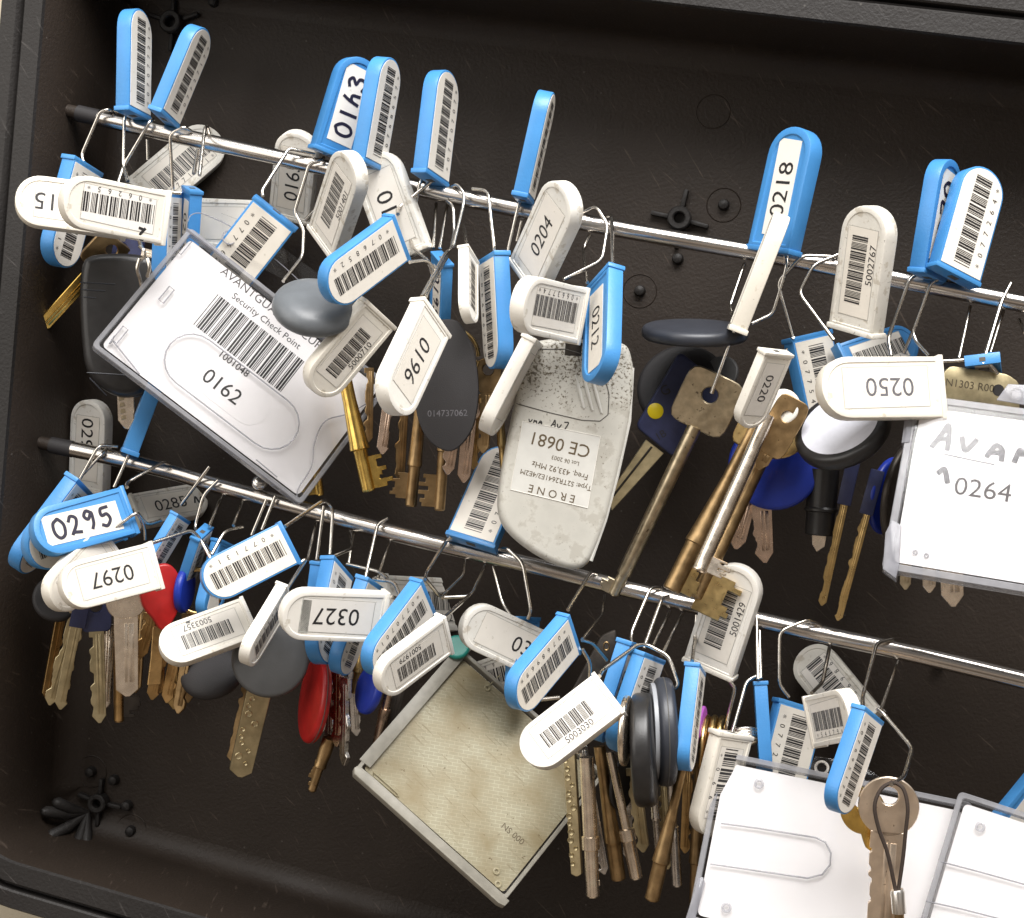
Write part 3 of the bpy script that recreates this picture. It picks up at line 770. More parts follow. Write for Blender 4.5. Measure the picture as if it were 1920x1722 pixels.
def blob(pts, n=6):
    q = [Vector((p[0], p[1], 0)) for p in pts]; q = q[-2:] + q + q[:2]; out = []
    for i in range(2, len(q) - 2):
        p0, p1, p2, p3 = q[i - 1], q[i], q[i + 1], q[(i + 2) if i + 2 < len(q) else i + 1]
        for k in range(n):
            t = k / n
            v = 0.5 * ((2 * p1) + (p2 - p0) * t + (2 * p0 - 5 * p1 + 4 * p2 - p3) * t * t + (3 * p1 - p0 - 3 * p2 + p3) * t ** 3)
            out.append((v.x, v.y))
    return out

# ------------------------------------------------------------------ the case: a moulded tray with a sealing rim
def build_case():
    edge = [(94, -125), (2380, 137), (2330, 2290), (-52, 1594)]     # inner edge of the rim as seen, 81 mm above the panel
    loop = rounded(edge, [70, 70, 90, 90], 10)
    DEPTH = .052; DH = DEPTH * 1000 - 81
    o0 = P(900, 800, 0); c3 = []
    for x, y in loop:
        ray = P(x, y, 0) - CAMP
        t = (o0 + NP * DEPTH - CAMP).dot(NP) / ray.dot(NP)
        c3.append(CAMP + ray * t - NP * DEPTH)
    n = len(c3)
    cen = sum(c3, Vector()) / n
    outs = []
    for i in range(n):
        t = (c3[(i + 1) % n] - c3[i - 1]).normalized(); o = t.cross(NP)
        if o.dot(c3[i] - cen) < 0: o = -o
        outs.append(o.normalized())
    th = thing('key_case', Matrix.Translation(P(960, 861, 0)), 'open black moulded plastic case holding all the key rods', 'case')
    inv = th.matrix_world.inverted()
    def draft(i, h):               # the left wall slopes in towards the panel
        k = max(0, -outs[i].x) ** 2
        return -9.0 * k * max(0, 1 - max(0, h) / (80 + DH)) ** .55
    def lay(o, h): return [inv @ (c3[i] + outs[i] * (o + draft(i, h)) * .001 + NP * h * .001) for i in range(n)]
    def strip(rings, mb=None):
        mb = mb or MB(); vs = [v for r in rings for v in r]; fs = []
        for k in range(len(rings) - 1):
            for i in range(n):
                j = (i + 1) % n; fs.append((k * n + i, k * n + j, (k + 1) * n + j, (k + 1) * n + i))
        return mb.add(vs, fs)
    fil = [(-9 + 9 * sin(a), 9 - 9 * cos(a)) for a in [pi / 2 * i / 7 for i in range(8)]]
    mb = MB(); mb.add(lay(-3, -.06), [tuple(range(n))])
    link_mesh('back_panel', mb, 'case', th, 60)
    link_mesh('side_wall', strip([lay(o, h) for o, h in fil] + [lay(0, 20), lay(0, 30), lay(0, 38), lay(0, 46), lay(0, 80 + DH)]), 'case', th, 50)
    rim = strip([lay(o, h + DH) for o, h in ((0, 80), (.6, 81.2), (7.4, 81.2), (8, 80.6), (8.2, 77), (10, 77), (10.2, 80.6), (10.8, 81.2), (16.4, 81.2), (17, 80.5), (17.2, 66), (15, 62), (11, 31))])
    link_mesh('rim', rim, 'rim', th, 30)
    lp = MB(); lp.tube([p for p in lay(9.1, 77.6 + DH)], .0007, 6, closed=True); link_mesh('seal', lp, 'mattblack', th, 60)
    # screw bosses and location pins moulded on the panel
    def boss(x, y, ribs, s=1.0, label=None):
        mb = MB(); o = P(x, y, 0)
        ex = (P(x + 10, y, 0) - o).normalized(); ey = NP.cross(ex).normalized()
        f = frame(ex, ey, NP, o, .0002)
        m_ = MB(); r = 22 * s
        m_.ring([(cos(2 * pi * i / 24) * r, sin(2 * pi * i / 24) * r) for i in range(24)], [(cos(2 * pi * i / 24) * r * .46, sin(2 * pi * i / 24) * r * .46) for i in range(24)], -2, 26, bev=2.5)
        for a in ribs:
            c, s_ = cos(radians(a)), sin(radians(a))
            q = MB(); q.box(r * .9, r * 2.5, -4.2, 4.2, -2, 14, 2.5)
            m_.add([(v.x * c - v.y * s_, v.x * s_ + v.y * c, v.z) for v in q.v], q.f)
        mb.add([inv @ (f @ v) for v in m_.v], m_.f)
        b = link_mesh('screw_boss', mb, 'rim', th, 40)
        k = MB(); k.lathe([(0.1, 0.6), (r * .5, .6)], 20); k2 = MB(); k2.add([inv @ (f @ v) for v in k.v], k.f)
        link_mesh('screw_hole', k2, 'ink', b)
    boss(327, 46, (20, 90, 160, 268)); boss(1275, 412, (-16, 78, 168, 265)); boss(190, 1503, (82, 160, -12, 262), .85)
    for x, y in ((1357, 385), (1200, 546), (1271, 486), (172, 1447), (247, 1557), (402, 5), (215, 1462), (240, 1510), (1760, 1245)):
        o = P(x, y, 0); ex = (P(x + 10, y, 0) - o).normalized(); f = frame(ex, NP.cross(ex).normalized(), NP, o, .0002)
        m_ = MB(); m_.lathe([(11, -1), (10, 8), (8.5, 14), (5, 16), (0.05, 16.5)], 20)
        q = MB(); q.add([inv @ (f @ v) for v in m_.v], m_.f); link_mesh('pin', q, 'rim', th, 40)
        if (x, y) in ((1357, 385), (1200, 546), (172, 1447), (247, 1557)):
            m_ = MB(); m_.lathe([(30, 0.1), (31, 1.2), (32.2, 0.1)], 40); q = MB(); q.add([inv @ (f @ v) for v in m_.v], m_.f); link_mesh('ejector_mark', q, 'case', th, 60)
    o = P(1337, 210, 0); ex = (P(1347, 210, 0) - o).normalized(); f = frame(ex, NP.cross(ex).normalized(), NP, o, .0002)
    m_ = MB(); m_.lathe([(30, 0.1), (31, 0.9), (32.2, 0.1)], 40); q = MB(); q.add([inv @ (f @ v) for v in m_.v], m_.f); link_mesh('ejector_mark', q, 'case', th, 60)
    # fan of strengthening ribs in the lower corner
    for (x, y), h1 in (((78, 1522), 19), ((100, 1503), 15), ((88, 1572), 19), ((134, 1612), 18), ((160, 1600), 12)):
        a = inv @ P(165, 1524, 3); b = inv @ P(x, y, h1)
        c = inv @ P((165 + x) / 2, (1524 + y) / 2 + 4, 4 + (h1 - 3) * .33)
        q = MB(); q.tube([a, c, a.lerp(b, .9), b], [.0010, .0023, .0023, .0010], 12); link_mesh('corner_rib', q, 'rim', th, 60)
    return th
# ------------------------------------------------------------------ setting
wl = MB(); wl.box(-1.2, 1.2, -1.2, 1.2, -0.02, 0, 0)
wall = link_mesh('wall', wl, 'wallpaint'); wall.matrix_world = Matrix.Translation((0, 0.14, 0)) @ Matrix.Rotation(radians(90), 4, 'X')
wall['kind'] = 'structure'; wall['label'] = 'cream painted wall behind the black case'
build_case()

def rod(pts, h0, h1, r, label):
    q = []
    x0, x1 = pts[0][0], pts[-1][0]
    for x, y in pts: q.append(P(x, y, h0 + (h1 - h0) * (x - x0) / (x1 - x0)))
    q = smooth_path(q, 6)
    th = thing('key_rod', Matrix.Translation(q[0]), label, 'rod')
    mb = MB(); mb.tube([p - q[0] for p in q[6:]], r, 24); link_mesh('bar', mb, 'chrome', th, 60)
    o = q[6] - q[0]; d = (q[9] - q[6]).normalized()
    c = MB(); c.tube([o - d * .0012, o + d * .0075], r * 1.04, 24); link_mesh('end_sleeve', c, 'mattblack', th, 40)
    c = MB(); c.tube([o - d * .007, o - d * .0013], r * .85, 20); link_mesh('wall_socket', c, 'case', th, 40)
RODH = 37
rod([(120, 207), (152, 214), (330, 254), (497, 290), (800, 357), (1130, 424), (1500, 489), (1920, 570), (2060, 597)], RODH, RODH, 0.00300, 'upper chrome rod the top row of key tags hangs from')
rod([(70, 830), (102, 836), (200, 856), (325, 886), (418, 913), (750, 1003), (1000, 1061), (1247, 1122), (1427, 1164), (1700, 1224), (1920, 1276), (2060, 1309)], RODH, RODH, 0.00300, 'lower chrome rod the second row of key tags hangs from')

# ------------------------------------------------------------------ upper row of tags
G1 = 'key tags on the upper rod'; G2 = 'key tags on the lower rod'
def t1(*a, **k): return tag(*a, group=G1, **k)
def t2(*a, **k): return tag(*a, group=G2, **k)
B = 33          # height of a wire strand behind a rod
# tags flipped up above the rod
t1('b', 'bar', '0707721', (243, 203), (283, 222), (266, 22), 46, 'L', 'leftmost upright blue barcode tag at the left end of the upper rod',
   [[(240, 214, 40), (233, 220, 43), (231, 311, 45), (240, 340, 50)]])
t1('b', 'bar', '0772717', (304, 209), (336, 238), (388, 56), 46, 'L', 'second upright blue barcode tag on the upper rod, leaning right',
   [[(288, 224, 40), (281, 228, 43), (232, 311, 45), (222, 342, 48)], [(276, 262, B), (277, 300, B)]])
t1('b', 'hand', '0163', (592, 275), (668, 304), (684, 112), 46, 'L', 'upright blue tag with the handwritten number 0163',
   [[(607, 296, 40), (600, 302, 43), (580, 307, 44), (552, 398, 46), (562, 416, 46), (570, 432, 46), (568, 481, 48), (531, 528, 60)]])
t1('b', 'bar', '0768657', (684, 300), (724, 320), (738, 113), 52, 'L', 'upright blue barcode tag overlapping the handwritten 0163 tag')
t1('b', 'bar', '0770707', (800, 320), (842, 348), (845, 136), 46, 'L', 'upright blue barcode tag standing alone right of the 0163 pair',
   [[(820, 333, 40), (813, 337, 43), (745, 392, 48), (746, 402, 56)], [(790, 338, 42), (787, 344, 43), (768, 442, 44), (774, 466, 50), (803, 489, 60), (812, 518, 58)]])
t1('b', 'bar', '0774117', (990, 367), (1001, 381), (1040, 178), 46, 'L', 'thin upright blue tag seen almost edge on above the 0204 tag',
   [[(977, 374, 42), (972, 386, 43), (952, 471, 45), (951, 520, 47)], [(978, 414, B), (969, 453, B)]])
t1('b', 'num', '0218', (1401, 461), (1477, 472), (1489, 242), 46, 'R', 'upright blue tag with the printed number 0218',
   [[(1470, 474, 40), (1477, 488, 43), (1470, 520, 44), (1449, 589, 45), (1409, 607, 48)], [(1396, 494, B), (1368, 577, 38), (1373, 588, 48)]])
t1('w', 'num', '', (1366, 612), (1369, 613), (1450, 400), 62, 'R', 'thin white tag seen edge on in front of the 0218 tag', [[(1377, 620, 54), (1371, 634, 54), (1334, 738, 52)]])
t1('w', 'bar', '5002767', (1553, 607), (1633, 632), (1624, 393), 58, 'R', 'white tag with barcode 5002767 standing over the upper rod',
   [[(1571, 478, 43), (1525, 497, 45), (1498, 550, 46), (1564, 638, 55)], [(1567, 482, 40), (1504, 479, 43), (1458, 530, 44), (1487, 632, 46)]], worn=True)
t1('b', 'hand', '0270', (1734, 506), (1774, 527), (1788, 303), 46, 'L', 'upright blue tag with marker writing half hidden behind a barcode tag',
   [[(1715, 517, 42), (1705, 525, 43), (1665, 634, 44), (1671, 668, 48)]])
t1('b', 'bar', '077264', (1761, 492), (1837, 535), (1852, 317), 53, 'L', 'upright blue tag with barcode 077264 at the right of the upper rod',
   [[(1763, 522, 42), (1746, 529, 43), (1711, 624, 44), (1718, 640, 45), (1742, 668, 50)], [(1711, 624, 40), (1694, 664, 40)]])
# tags hanging or lying at the upper rod, left cluster
t1('b', 'bar', '0771571', (142, 298), (192, 328), (118, 499), 44, 'L', 'blue barcode tag under the two white tags at the left wall',
   [[(157, 304, 46), (153, 290, 45), (188, 209, 43), (206, 206, 42), (222, 211, 34)]])
t1('w', 'num', '0615', (240, 352), (232, 444), (38, 378), 70, 'DL', 'off-white tag reading 15 with its round end over the case rim', [], toff=26)
t1('w', 'bar', '06265', (318, 362), (306, 458), (132, 379), 78, 'DL', 'white barcode tag 06265 lying over the tag reading 15',
   [[(324, 355, 40), (318, 251, 43), (345, 238, 43), (358, 246, 40)], [(340, 363, 58), (270, 355, 64), (249, 416, 64), (266, 466, 62)]],
   extra=lambda ink, z: put_hand(ink, '2', -37, 46, z, 22, pi / 2, 5))
t1('b', 'num', '0279', (341, 368), (357, 345), (338, 530), 40, 'R', 'narrow blue tag hanging beside the clear card holder corner', uz=72, vz=-20, wires=
   [[(374, 329, 56), (384, 242, 44), (388, 236, 42), (392, 250, 38)], [(363, 326, 52), (371, 282, 44)]])
t1('b', 'bar', '0771117', (316, 364), (342, 366), (322, 560), 44, 'L', 'blue tag mostly hidden between white tag 06265 and the narrow blue tag')
t1('w', 'bar', '0771991', (240, 335), (303, 398), (408, 243), 20, 'DL', 'white barcode tag behind the upper rod, tip pointing up right', worn=True)
t1('w', 'num', '', (478, 376), (472, 468), (310, 418), 28, 'D', 'blank white tag behind the narrow blue tag and the card holder', worn=True)
t1('b', 'bar', '0776621', (476, 373), (552, 432), (393, 560), 45, 'UR', 'blue barcode tag seen partly through the clear edge of the card holder',
   [[(493, 368, 53), (491, 358, 52), (541, 280, 44), (549, 280, 43), (590, 290, 38)]])
t1('w', 'num', '0165', (503, 402), (578, 420), (556, 256), 19, 'R', 'grey white tag reading 016 hanging behind the upper rod', [[(573, 413, 24), (598, 386, 26)]], worn=True, toff=-8)
t1('w', 'bar', '5001401', (577, 425), (622, 487), (650, 303), 58, 'R', 'shaded white tag with barcode 5001401 leaning over the upper rod', [], worn=True)
t1('w', 'num', '01', (719, 496), (800, 460), (692, 290), 46, 'UR', 'speckled white tag reading 01 behind the tilted blue barcode tag', [], worn=True, rev=True, tsize=50, toff=10)
t1('b', 'bar', '076852', (738, 407), (768, 488), (622, 546), 76, 'UL', 'large blue tag with barcode 076852 resting on the grey dome fob',
   [[(768, 492, 76), (801, 487, 70), (824, 520, 64)]])
t1('w', 'bar', '5000710', (686, 566), (741, 617), (592, 738), 74, 'DL', 'white tag with barcode 5000710 on the clear card holder', rev=True)
t1('w', 'num', '0196', (796, 562), (844, 632), (744, 760), 82, 'L', 'glossy white tag with the printed number 0196',
   [[(791, 556, 79), (836, 474, 58), (846, 468, 54), (852, 431, 46), (850, 388, 43), (838, 378, 40)], [(799, 556, 79), (812, 528, 70), (838, 482, 56)]])
t1('b', 'hand', '0195', (808, 475), (830, 500), (814, 622), 52, 'R', 'shaded blue tag with marker writing between two wire hooks',
   [[(818, 382, B), (813, 466, 46)], [(839, 384, B), (825, 466, 46)]])
t1('w', 'bar', '06721', (878, 461), (898, 494), (888, 598), 62, 'L', 'short white tag turned to show its thick rounded edge',
   [[(850, 462, 58), (869, 385, 45), (871, 364, 44), (858, 345, 42), (846, 352, 36)], [(868, 421, B), (876, 462, 58)]])
t1('b', 'bar', '0668671', (897, 493), (926, 475), (922, 690), 58, 'R', 'blue barcode tag hanging left of the 0204 tag',
   [[(886, 354, 40), (915, 357, 43), (927, 465, 54), (926, 480, 52)]])
t1('w', 'num', '0204', (954, 487), (1003, 556), (1052, 362), 60, 'R', 'white tag with the printed number 0204 leaning over the upper rod',
   [[(1093, 398, 38), (1117, 385, 42), (1140, 422, 45), (1130, 482, 50), (1121, 492, 52), (1057, 524, 62)]], worn=True, tsize=40)
t1('w', 'bar', '0663774', (1104, 543), (1085, 645), (990, 570), 72, 'L', 'stubby white barcode tag pointing at the viewer above the remote control', [[(1106, 440, B), (1093, 469, 34), (1101, 530, 60)]])
t1('b', 'num', '0212', (1095, 548), (1141, 497), (1112, 703), 66, 'R', 'blue tag with the printed number 0212 over the remote control',
   [[(1139, 405, 40), (1147, 403, 44), (1148, 494, 62)]], tsize=42)
t1('w', 'hand', '88', (1004, 640), (1019, 653), (922, 818), 70, 'L', 'white tag seen on edge slanting along the remote control', [])
t1('b', 'bar', '0775477', (1487, 638), (1560, 622), (1565, 830), 34, 'L', 'shaded blue barcode tag behind the white 5002767 tag', [[(1487, 632, 40), (1480, 650, 36), (1470, 665, 36)]])
t1('w', 'bar', '066511', (1572, 645), (1605, 715), (1718, 636), 36, 'L', 'cream barcode tag with blue end below the 5002767 tag', [], body='blue')
t1('w', 'num', '0250', (1762, 668), (1772, 782), (1553, 724), 68, 'D', 'bright white tag with faded number 0250 beside the white card holder', [], toff=-8, tsize=42, inkmat='greyink')
t1('b', 'num', '0262', (1818, 690), (1868, 677), (1852, 728), 54, 'U', 'blue tag seen end on above the bronze key plate',
   [[(1819, 574, B), (1798, 672, 44)], [(1896, 531, 42), (1878, 565, 44), (1843, 683, 54)], [(1881, 583, B), (1857, 662, 44)], [(1764, 678, 52), (1839, 674, 52), (1852, 676, 52), (1871, 701, 50)], [(1911, 600, B), (1922, 624, 40)]], uz=34, vz=-190)

# ------------------------------------------------------------------ lower row of tags
t2('w', 'num', '0298', (128, 915), (190, 927), (165, 752), 18, 'R', 'grey white tag reading 02 upright behind the lower rod', [], worn=True, rev=True, toff=20)
t2('b', 'num', '0283', (228, 842), (230, 843), (300, 648), 48, 'R', 'blue tag seen edge on standing on the lower rod under the card holder',
   [[(243, 847, 44), (240, 856, 43), (214, 914, 46)]])
t2('b', 'bar', '0770221', (146, 902), (172, 930), (46, 1072), 54, 'L', 'lowest blue barcode tag at the left wall below the lower rod',
   [[(150, 898, 47), (186, 834, 43), (220, 838, 38)], [(153, 892, 46), (193, 850, 42), (200, 842, 38)]])
t2('b', 'bar', '0771021', (212, 925), (236, 1012), (66, 1034), 52, 'L', 'blue barcode tag tucked behind the handwritten 0295 tag', [])
t2('b', 'hand', '0295', (228, 913), (258, 999), (78, 1000), 60, 'UL', 'blue tag with the handwritten number 0295',
   [[(238, 914, 60), (237, 906, 56), (307, 866, 44), (318, 870, 40)]], rev=True)
t2('w', 'num', '', (186, 984), (228, 1046), (108, 1128), 66, 'L', 'blank white tag turned sideways behind the 0297 tag', [[(211, 994, 66), (258, 959, 62), (271, 990, 56), (272, 1012, 54)], [(258, 962, 60), (275, 985, 56), (302, 976, 50)]])
t2('w', 'num', '0297', (282, 1017), (305, 1103), (128, 1101), 74, 'L', 'cream white tag with the printed number 0297',
   [[(286, 1018, 73), (360, 994, 60), (376, 1012, 58), (395, 1047, 60)]])
t2('w', 'num', '0285', (245, 926), (268, 985), (388, 932), 22, 'D', 'grey tag with number 0285 below the left end of the lower rod',
   [[(393, 875, 43), (339, 947, 42)]], worn=True, extra=lambda ink, z: put_hand(ink, '~', 4, 178, z, 34, pi / 2, 5))
t2('b', 'bar', '0772611', (334, 967), (356, 982), (282, 1080), 48, 'L', 'small blue barcode tag just under the 0285 tag', [[(409, 901, 42), (381, 929, 44), (365, 990, 46), (394, 1038, 60)]])
t2('b', 'bar', '0770871', (374, 1016), (400, 992), (352, 1110), 54, 'L', 'blue tag showing its wire slot left of the big bright tag', [[(416, 931, B), (393, 988, 52)], [(455, 941, B), (438, 986, 44)], [(455, 989, 44), (421, 996, 52), (397, 1040, 58)]])
t2('b', 'num', '0311', (414, 1014), (446, 1030), (395, 1160), 44, 'L', 'blue tag mostly hidden behind the big bright tag', [[(500, 936, 42), (472, 1004, 44)], [(516, 931, 42), (491, 994, 46)]])
t2('b', 'bar', '077131', (524, 980), (562, 1056), (388, 1096), 78, 'D', 'large bright blue and white tag with barcode 077131',
   [[(534, 988, 76), (604, 940, 54), (612, 940, 50), (624, 955, 47), (619, 1040, 52)], [(560, 1058, 74), (575, 1047, 72), (545, 1095, 72), (540, 1104, 72)]])
t2('w', 'bar', '5003357', (452, 1120), (484, 1192), (307, 1213), 68, 'D', 'white tag with barcode 5003357 and a pen mark', [], extra=lambda ink, z: put_hand(ink, '~', 38, 128, z, 9, pi / 2, 3))
t2('w', 'bar', '06321', (538, 1100), (545, 1140), (470, 1240), 76, 'L', 'white tag turned edgeways over the big grey disc fob', [], worn=False)
t2('w', 'num', '0327', (728, 1115), (713, 1206), (536, 1152), 76, 'U', 'white tag with the printed number 0327 and a strip of old glue', [[(735, 1120, 70), (752, 1124, 64), (740, 1092, 58), (700, 1086, 54)]], glue=True)
t2('b', 'bar', '0774401', (627, 1046), (662, 1087), (609, 1236), 56, 'L', 'blue barcode tag hanging behind the 0327 tag',
   [[(656, 996, B), (661, 1028, 40), (624, 1044, 54)], [(593, 978, B), (576, 1054, 46), (606, 1052, 56)]])
t2('b', 'num', '0325', (603, 1058), (614, 1056), (590, 1205), 48, 'L', 'dark blue tag squeezed left behind the 0327 tag', [[(607, 949, 43), (594, 1050, 46)]])
t2('b', 'bar', '0774413', (691, 1087), (718, 1106), (645, 1264), 60, 'L', 'blue tag hanging low with its end below the 0327 tag',
   [[(726, 973, 40), (708, 983, 43), (685, 1084, 58)], [(732, 1012, B), (707, 1088, 52)], [(664, 996, B), (654, 1056, 40)], [(650, 1058, 48), (711, 1072, 50), (726, 1084, 54)]])
t2('b', 'bar', '0770701', (791, 1092), (816, 1152), (704, 1254), 72, 'UL', 'blue barcode tag leaning over white tag 5001979',
   [[(841, 1008, 42), (800, 1074, 58), (797, 1088, 66)], [(872, 1047, B), (870, 1078, 40), (826, 1121, 52), (796, 1084, 62)]])
t2('w', 'bar', '5001979', (834, 1160), (849, 1226), (720, 1284), 84, 'DL', 'white tag with barcode 5001979 beside the yellowed card holder', [[(909, 1060, B), (883, 1118, 46), (827, 1121, 50)], [(881, 1116, 48), (831, 1160, 78)]])
t2('w', 'bar', '5001312', (725, 1078), (735, 1180), (900, 1136), 24, 'D', 'white barcode tag lying behind the wires under the lower rod', [], worn=True)
t2('w', 'num', '03', (1048, 1195), (1010, 1276), (876, 1166), 38, 'DL', 'white tag reading 03 behind the yellowed card holder',
   [[(936, 1030, 40), (949, 1027, 43), (980, 1055, 45), (996, 1146, 48), (990, 1160, 46)], [(925, 1062, B), (942, 1130, 38), (958, 1156, 42)]], worn=True, rev=True, tsize=46, toff=-30)
t2('w', 'bar', '066', (974, 1212), (992, 1290), (870, 1290), 26, 'U', 'stained white tag peeping over the edge of the yellowed card holder', [], worn=True)
t2('b', 'num', '0331', (972, 1160), (1013, 1162), (985, 1330), 36, 'L', 'blue tag end showing behind the tag reading 03', [])
t2('b', 'bar', '0768969', (1067, 1157), (1089, 1226), (974, 1314), 78, 'UL', 'blue barcode tag lying over the corner of the yellowed card holder',
   [[(1120, 1076, 38), (1108, 1072, 43), (1065, 1144, 68)], [(1134, 1117, B), (1129, 1154, 40), (1092, 1199, 70)], [(1092, 1201, 72), (1111, 1206, 66), (1137, 1238, 58)], [(1092, 1218, 74), (1107, 1243, 70), (1106, 1270, 66)], [(1012, 1312, 68), (1050, 1308, 68)]])
t2('w', 'bar', '5003030', (1112, 1264), (1167, 1335), (983, 1420), 90, 'DR', 'bright white tag with barcode 5003030',
   [[(1124, 1268, 86), (1128, 1258, 82), (1196, 1209, 68), (1213, 1209, 66), (1254, 1230, 66), (1272, 1284, 68), (1265, 1292, 68)]], rev=True)
t2('b', 'num', '0340', (1183, 1208), (1197, 1212), (1132, 1392), 56, 'L', 'plain blue tag edge behind the bright 5003030 tag', [[(1241, 1103, 38), (1220, 1101, 43), (1183, 1188, 52), (1185, 1210, 56)], [(1256, 1146, B), (1225, 1210, 46)]])
t2('b', 'bar', '0772271', (1209, 1228), (1247, 1243), (1168, 1412), 64, 'L', 'blue barcode tag between the 5003030 tag and the black fobs', [[(1258, 1118, 38), (1242, 1120, 43), (1207, 1216, 58)], [(1280, 1149, B), (1240, 1230, 50)]])
t2('b', 'bar', '0774137', (1312, 1248), (1323, 1266), (1296, 1442), 66, 'L', 'slim blue tag hanging right of the thick black fobs', [[(1306, 1154, 43), (1303, 1200, 46), (1298, 1240, 60)]])
t2('w', 'bar', '5001429', (1281, 1237), (1371, 1275), (1386, 1068), 46, 'R', 'white tag with barcode 5001429 propped upright on the lower rod', [[(1369, 1278, 54), (1378, 1290, 54), (1360, 1368, 52)]])
t2('b', 'num', '0350', (1412, 1282), (1414, 1282), (1424, 1452), 44, 'R', 'blue tag hanging edge on left of barcode tag 0772', [[(1418, 1157, 42), (1422, 1274, 52)], [(1424, 1183, 40), (1426, 1272, 48)]])
t2('b', 'bar', '0772431', (1463, 1315), (1545, 1338), (1456, 1520), 36, 'L', 'blue barcode tag whose end is seen through the clear card holder',
   [[(1539, 1173, 38), (1514, 1162, 43), (1462, 1184, 46), (1461, 1284, 48), (1480, 1308, 48)], [(1556, 1211, B), (1542, 1281, 46), (1522, 1300, 60)]])
t2('w', 'bar', '54579', (1506, 1309), (1524, 1401), (1584, 1338), 68, 'R', 'stubby grey white barcode tag with its round end lit', [])
t2('w', 'bar', '06986', (1648, 1326), (1580, 1386), (1502, 1219), 26, 'UR', 'white barcode tag behind the lower rod pointing up left', [], worn=True)
t2('b', 'bar', '0769517', (1623, 1330), (1656, 1357), (1580, 1523), 93, 'L', 'blue barcode tag hanging in front of the round nickel key',
   [[(1674, 1199, 38), (1644, 1206, 43), (1617, 1308, 62), (1618, 1326, 70)], [(1684, 1238, B), (1652, 1332, 60)], [(1644, 1328, 70), (1658, 1340, 70), (1711, 1403, 80), (1695, 1457, 92), (1671, 1472, 102)]])
t2('w', 'bar', '066', (1350, 1378), (1412, 1386), (1333, 1568), 60, 'L', 'pale white tag hanging at the left edge of the blank card holder',
   [[(1421, 1266, 46), (1400, 1277, 48), (1371, 1380, 56)]])
t2('b', 'num', '', (1960, 1430), (2000, 1482), (1880, 1590), 30, 'UL', 'blue tag cut off by the right side of the picture', [])
t2('b', 'bar', '0773301', (838, 997), (926, 1024), (958, 834), 46, 'DL', 'blue barcode tag standing on the lower rod behind the remote control', [[(846, 1006, 44), (838, 1014, 43), (800, 1074, 50)]])
# ------------------------------------------------------------------ keys, fobs and the remote control
def rings(label, c, r, h, tilt=('U', .6), ang=0, m='wire', w=3.0, turns=2, name='split_ring'):
    k = (pdist(c[0]) - h * .001) / FOC
    mx = frame(Vector((1, 0, 0)), Vector((0, -sqrt(max(0, 1 - tilt[1] ** 2)) , tilt[1])), Vector((0, -tilt[1], -sqrt(max(0, 1 - tilt[1] ** 2)))), P(c[0], c[1], h), k)
    mx = mx @ Matrix.Rotation(radians(ang), 4, 'Z')
    th = thing(name, mx, label, 'split ring')
    mb = MB(); N = 44 * turns
    mb.tube([(r * cos(2 * pi * i / 44), r * sin(2 * pi * i / 44), i / 44 * w * 1.9) for i in range(N)], w, 8); link_mesh('ring', mb, m, th, 60)
    return th

# left end, upper row
flat_key((200, 478), (74, 616), 40, 'brass key with a long plain blade by the left wall', 'gold', ('square', 78, 74), 28, 9, teeth=0, bowmat='bronze', roll=-18, bowt=8)
th, mx, o = plate('car_key', blob([(152, 500), (166, 480), (205, 474), (262, 477), (292, 492), (300, 560), (296, 660), (284, 715), (262, 740), (222, 744), (182, 722), (160, 690), (152, 640), (148, 560)], 5), 55, 60, 'blackfob',
      'black folding car key hanging left of the white card holder', 'car key', 16, 4, yaw=8)
for p, q in (((150, 530), (216, 533)), ((152, 543), (198, 546)), ((156, 557), (180, 559)), ((163, 699), (246, 704)), ((168, 709), (200, 742))):
    a, b = px2loc(mx, *p, .2), px2loc(mx, *q, .2); g = MB(); g.tube([a, (a + b) / 2, b], 1.1, 6)
    link_mesh('groove', g, 'greyfob', th)
k = MB(); pts = [px2loc(mx, *p) for p in ((217, 738), (249, 738), (249, 785), (238, 805), (231, 803), (219, 788))]
k.prism([(p.x, p.y) for p in pts][::-1], -32, -22, 1, 1)
tz = MB()
for i, y in enumerate((748, 760, 772, 784)):
    p = px2loc(mx, 226 + i * 1.5, y); tz.prism([(p.x - 5, p.y - 4), (p.x + 5, p.y - 1), (p.x + 3, p.y + 6), (p.x - 5, p.y + 5)], -22.5, -20, .6, 1)
bl = link_mesh('blade', k, 'nickel', th, 30); link_mesh('blade_cuts', tz, 'dull', bl, 30)
cl = MB()
for pts in ([(262, 462, 66), (270, 470, 67), (272, 480, 67), (264, 488, 66)], [(262, 485, 67), (256, 505, 67), (262, 522, 66), (266, 540, 64)], [(276, 485, 67), (281, 500, 67), (276, 520, 66)]):
    cl.tube(round_path([mx.inverted() @ P(*q) for q in pts], 12), 3.6, 8)
link_mesh('key_clip', cl, 'wire', th)
flat_key((240, 470), (330, 490), 36, 'small navy topped key half hidden behind white tag 06265', 'nickel', ('square', 62, 60), 22, 8, bowmat='navy', teeth=1)

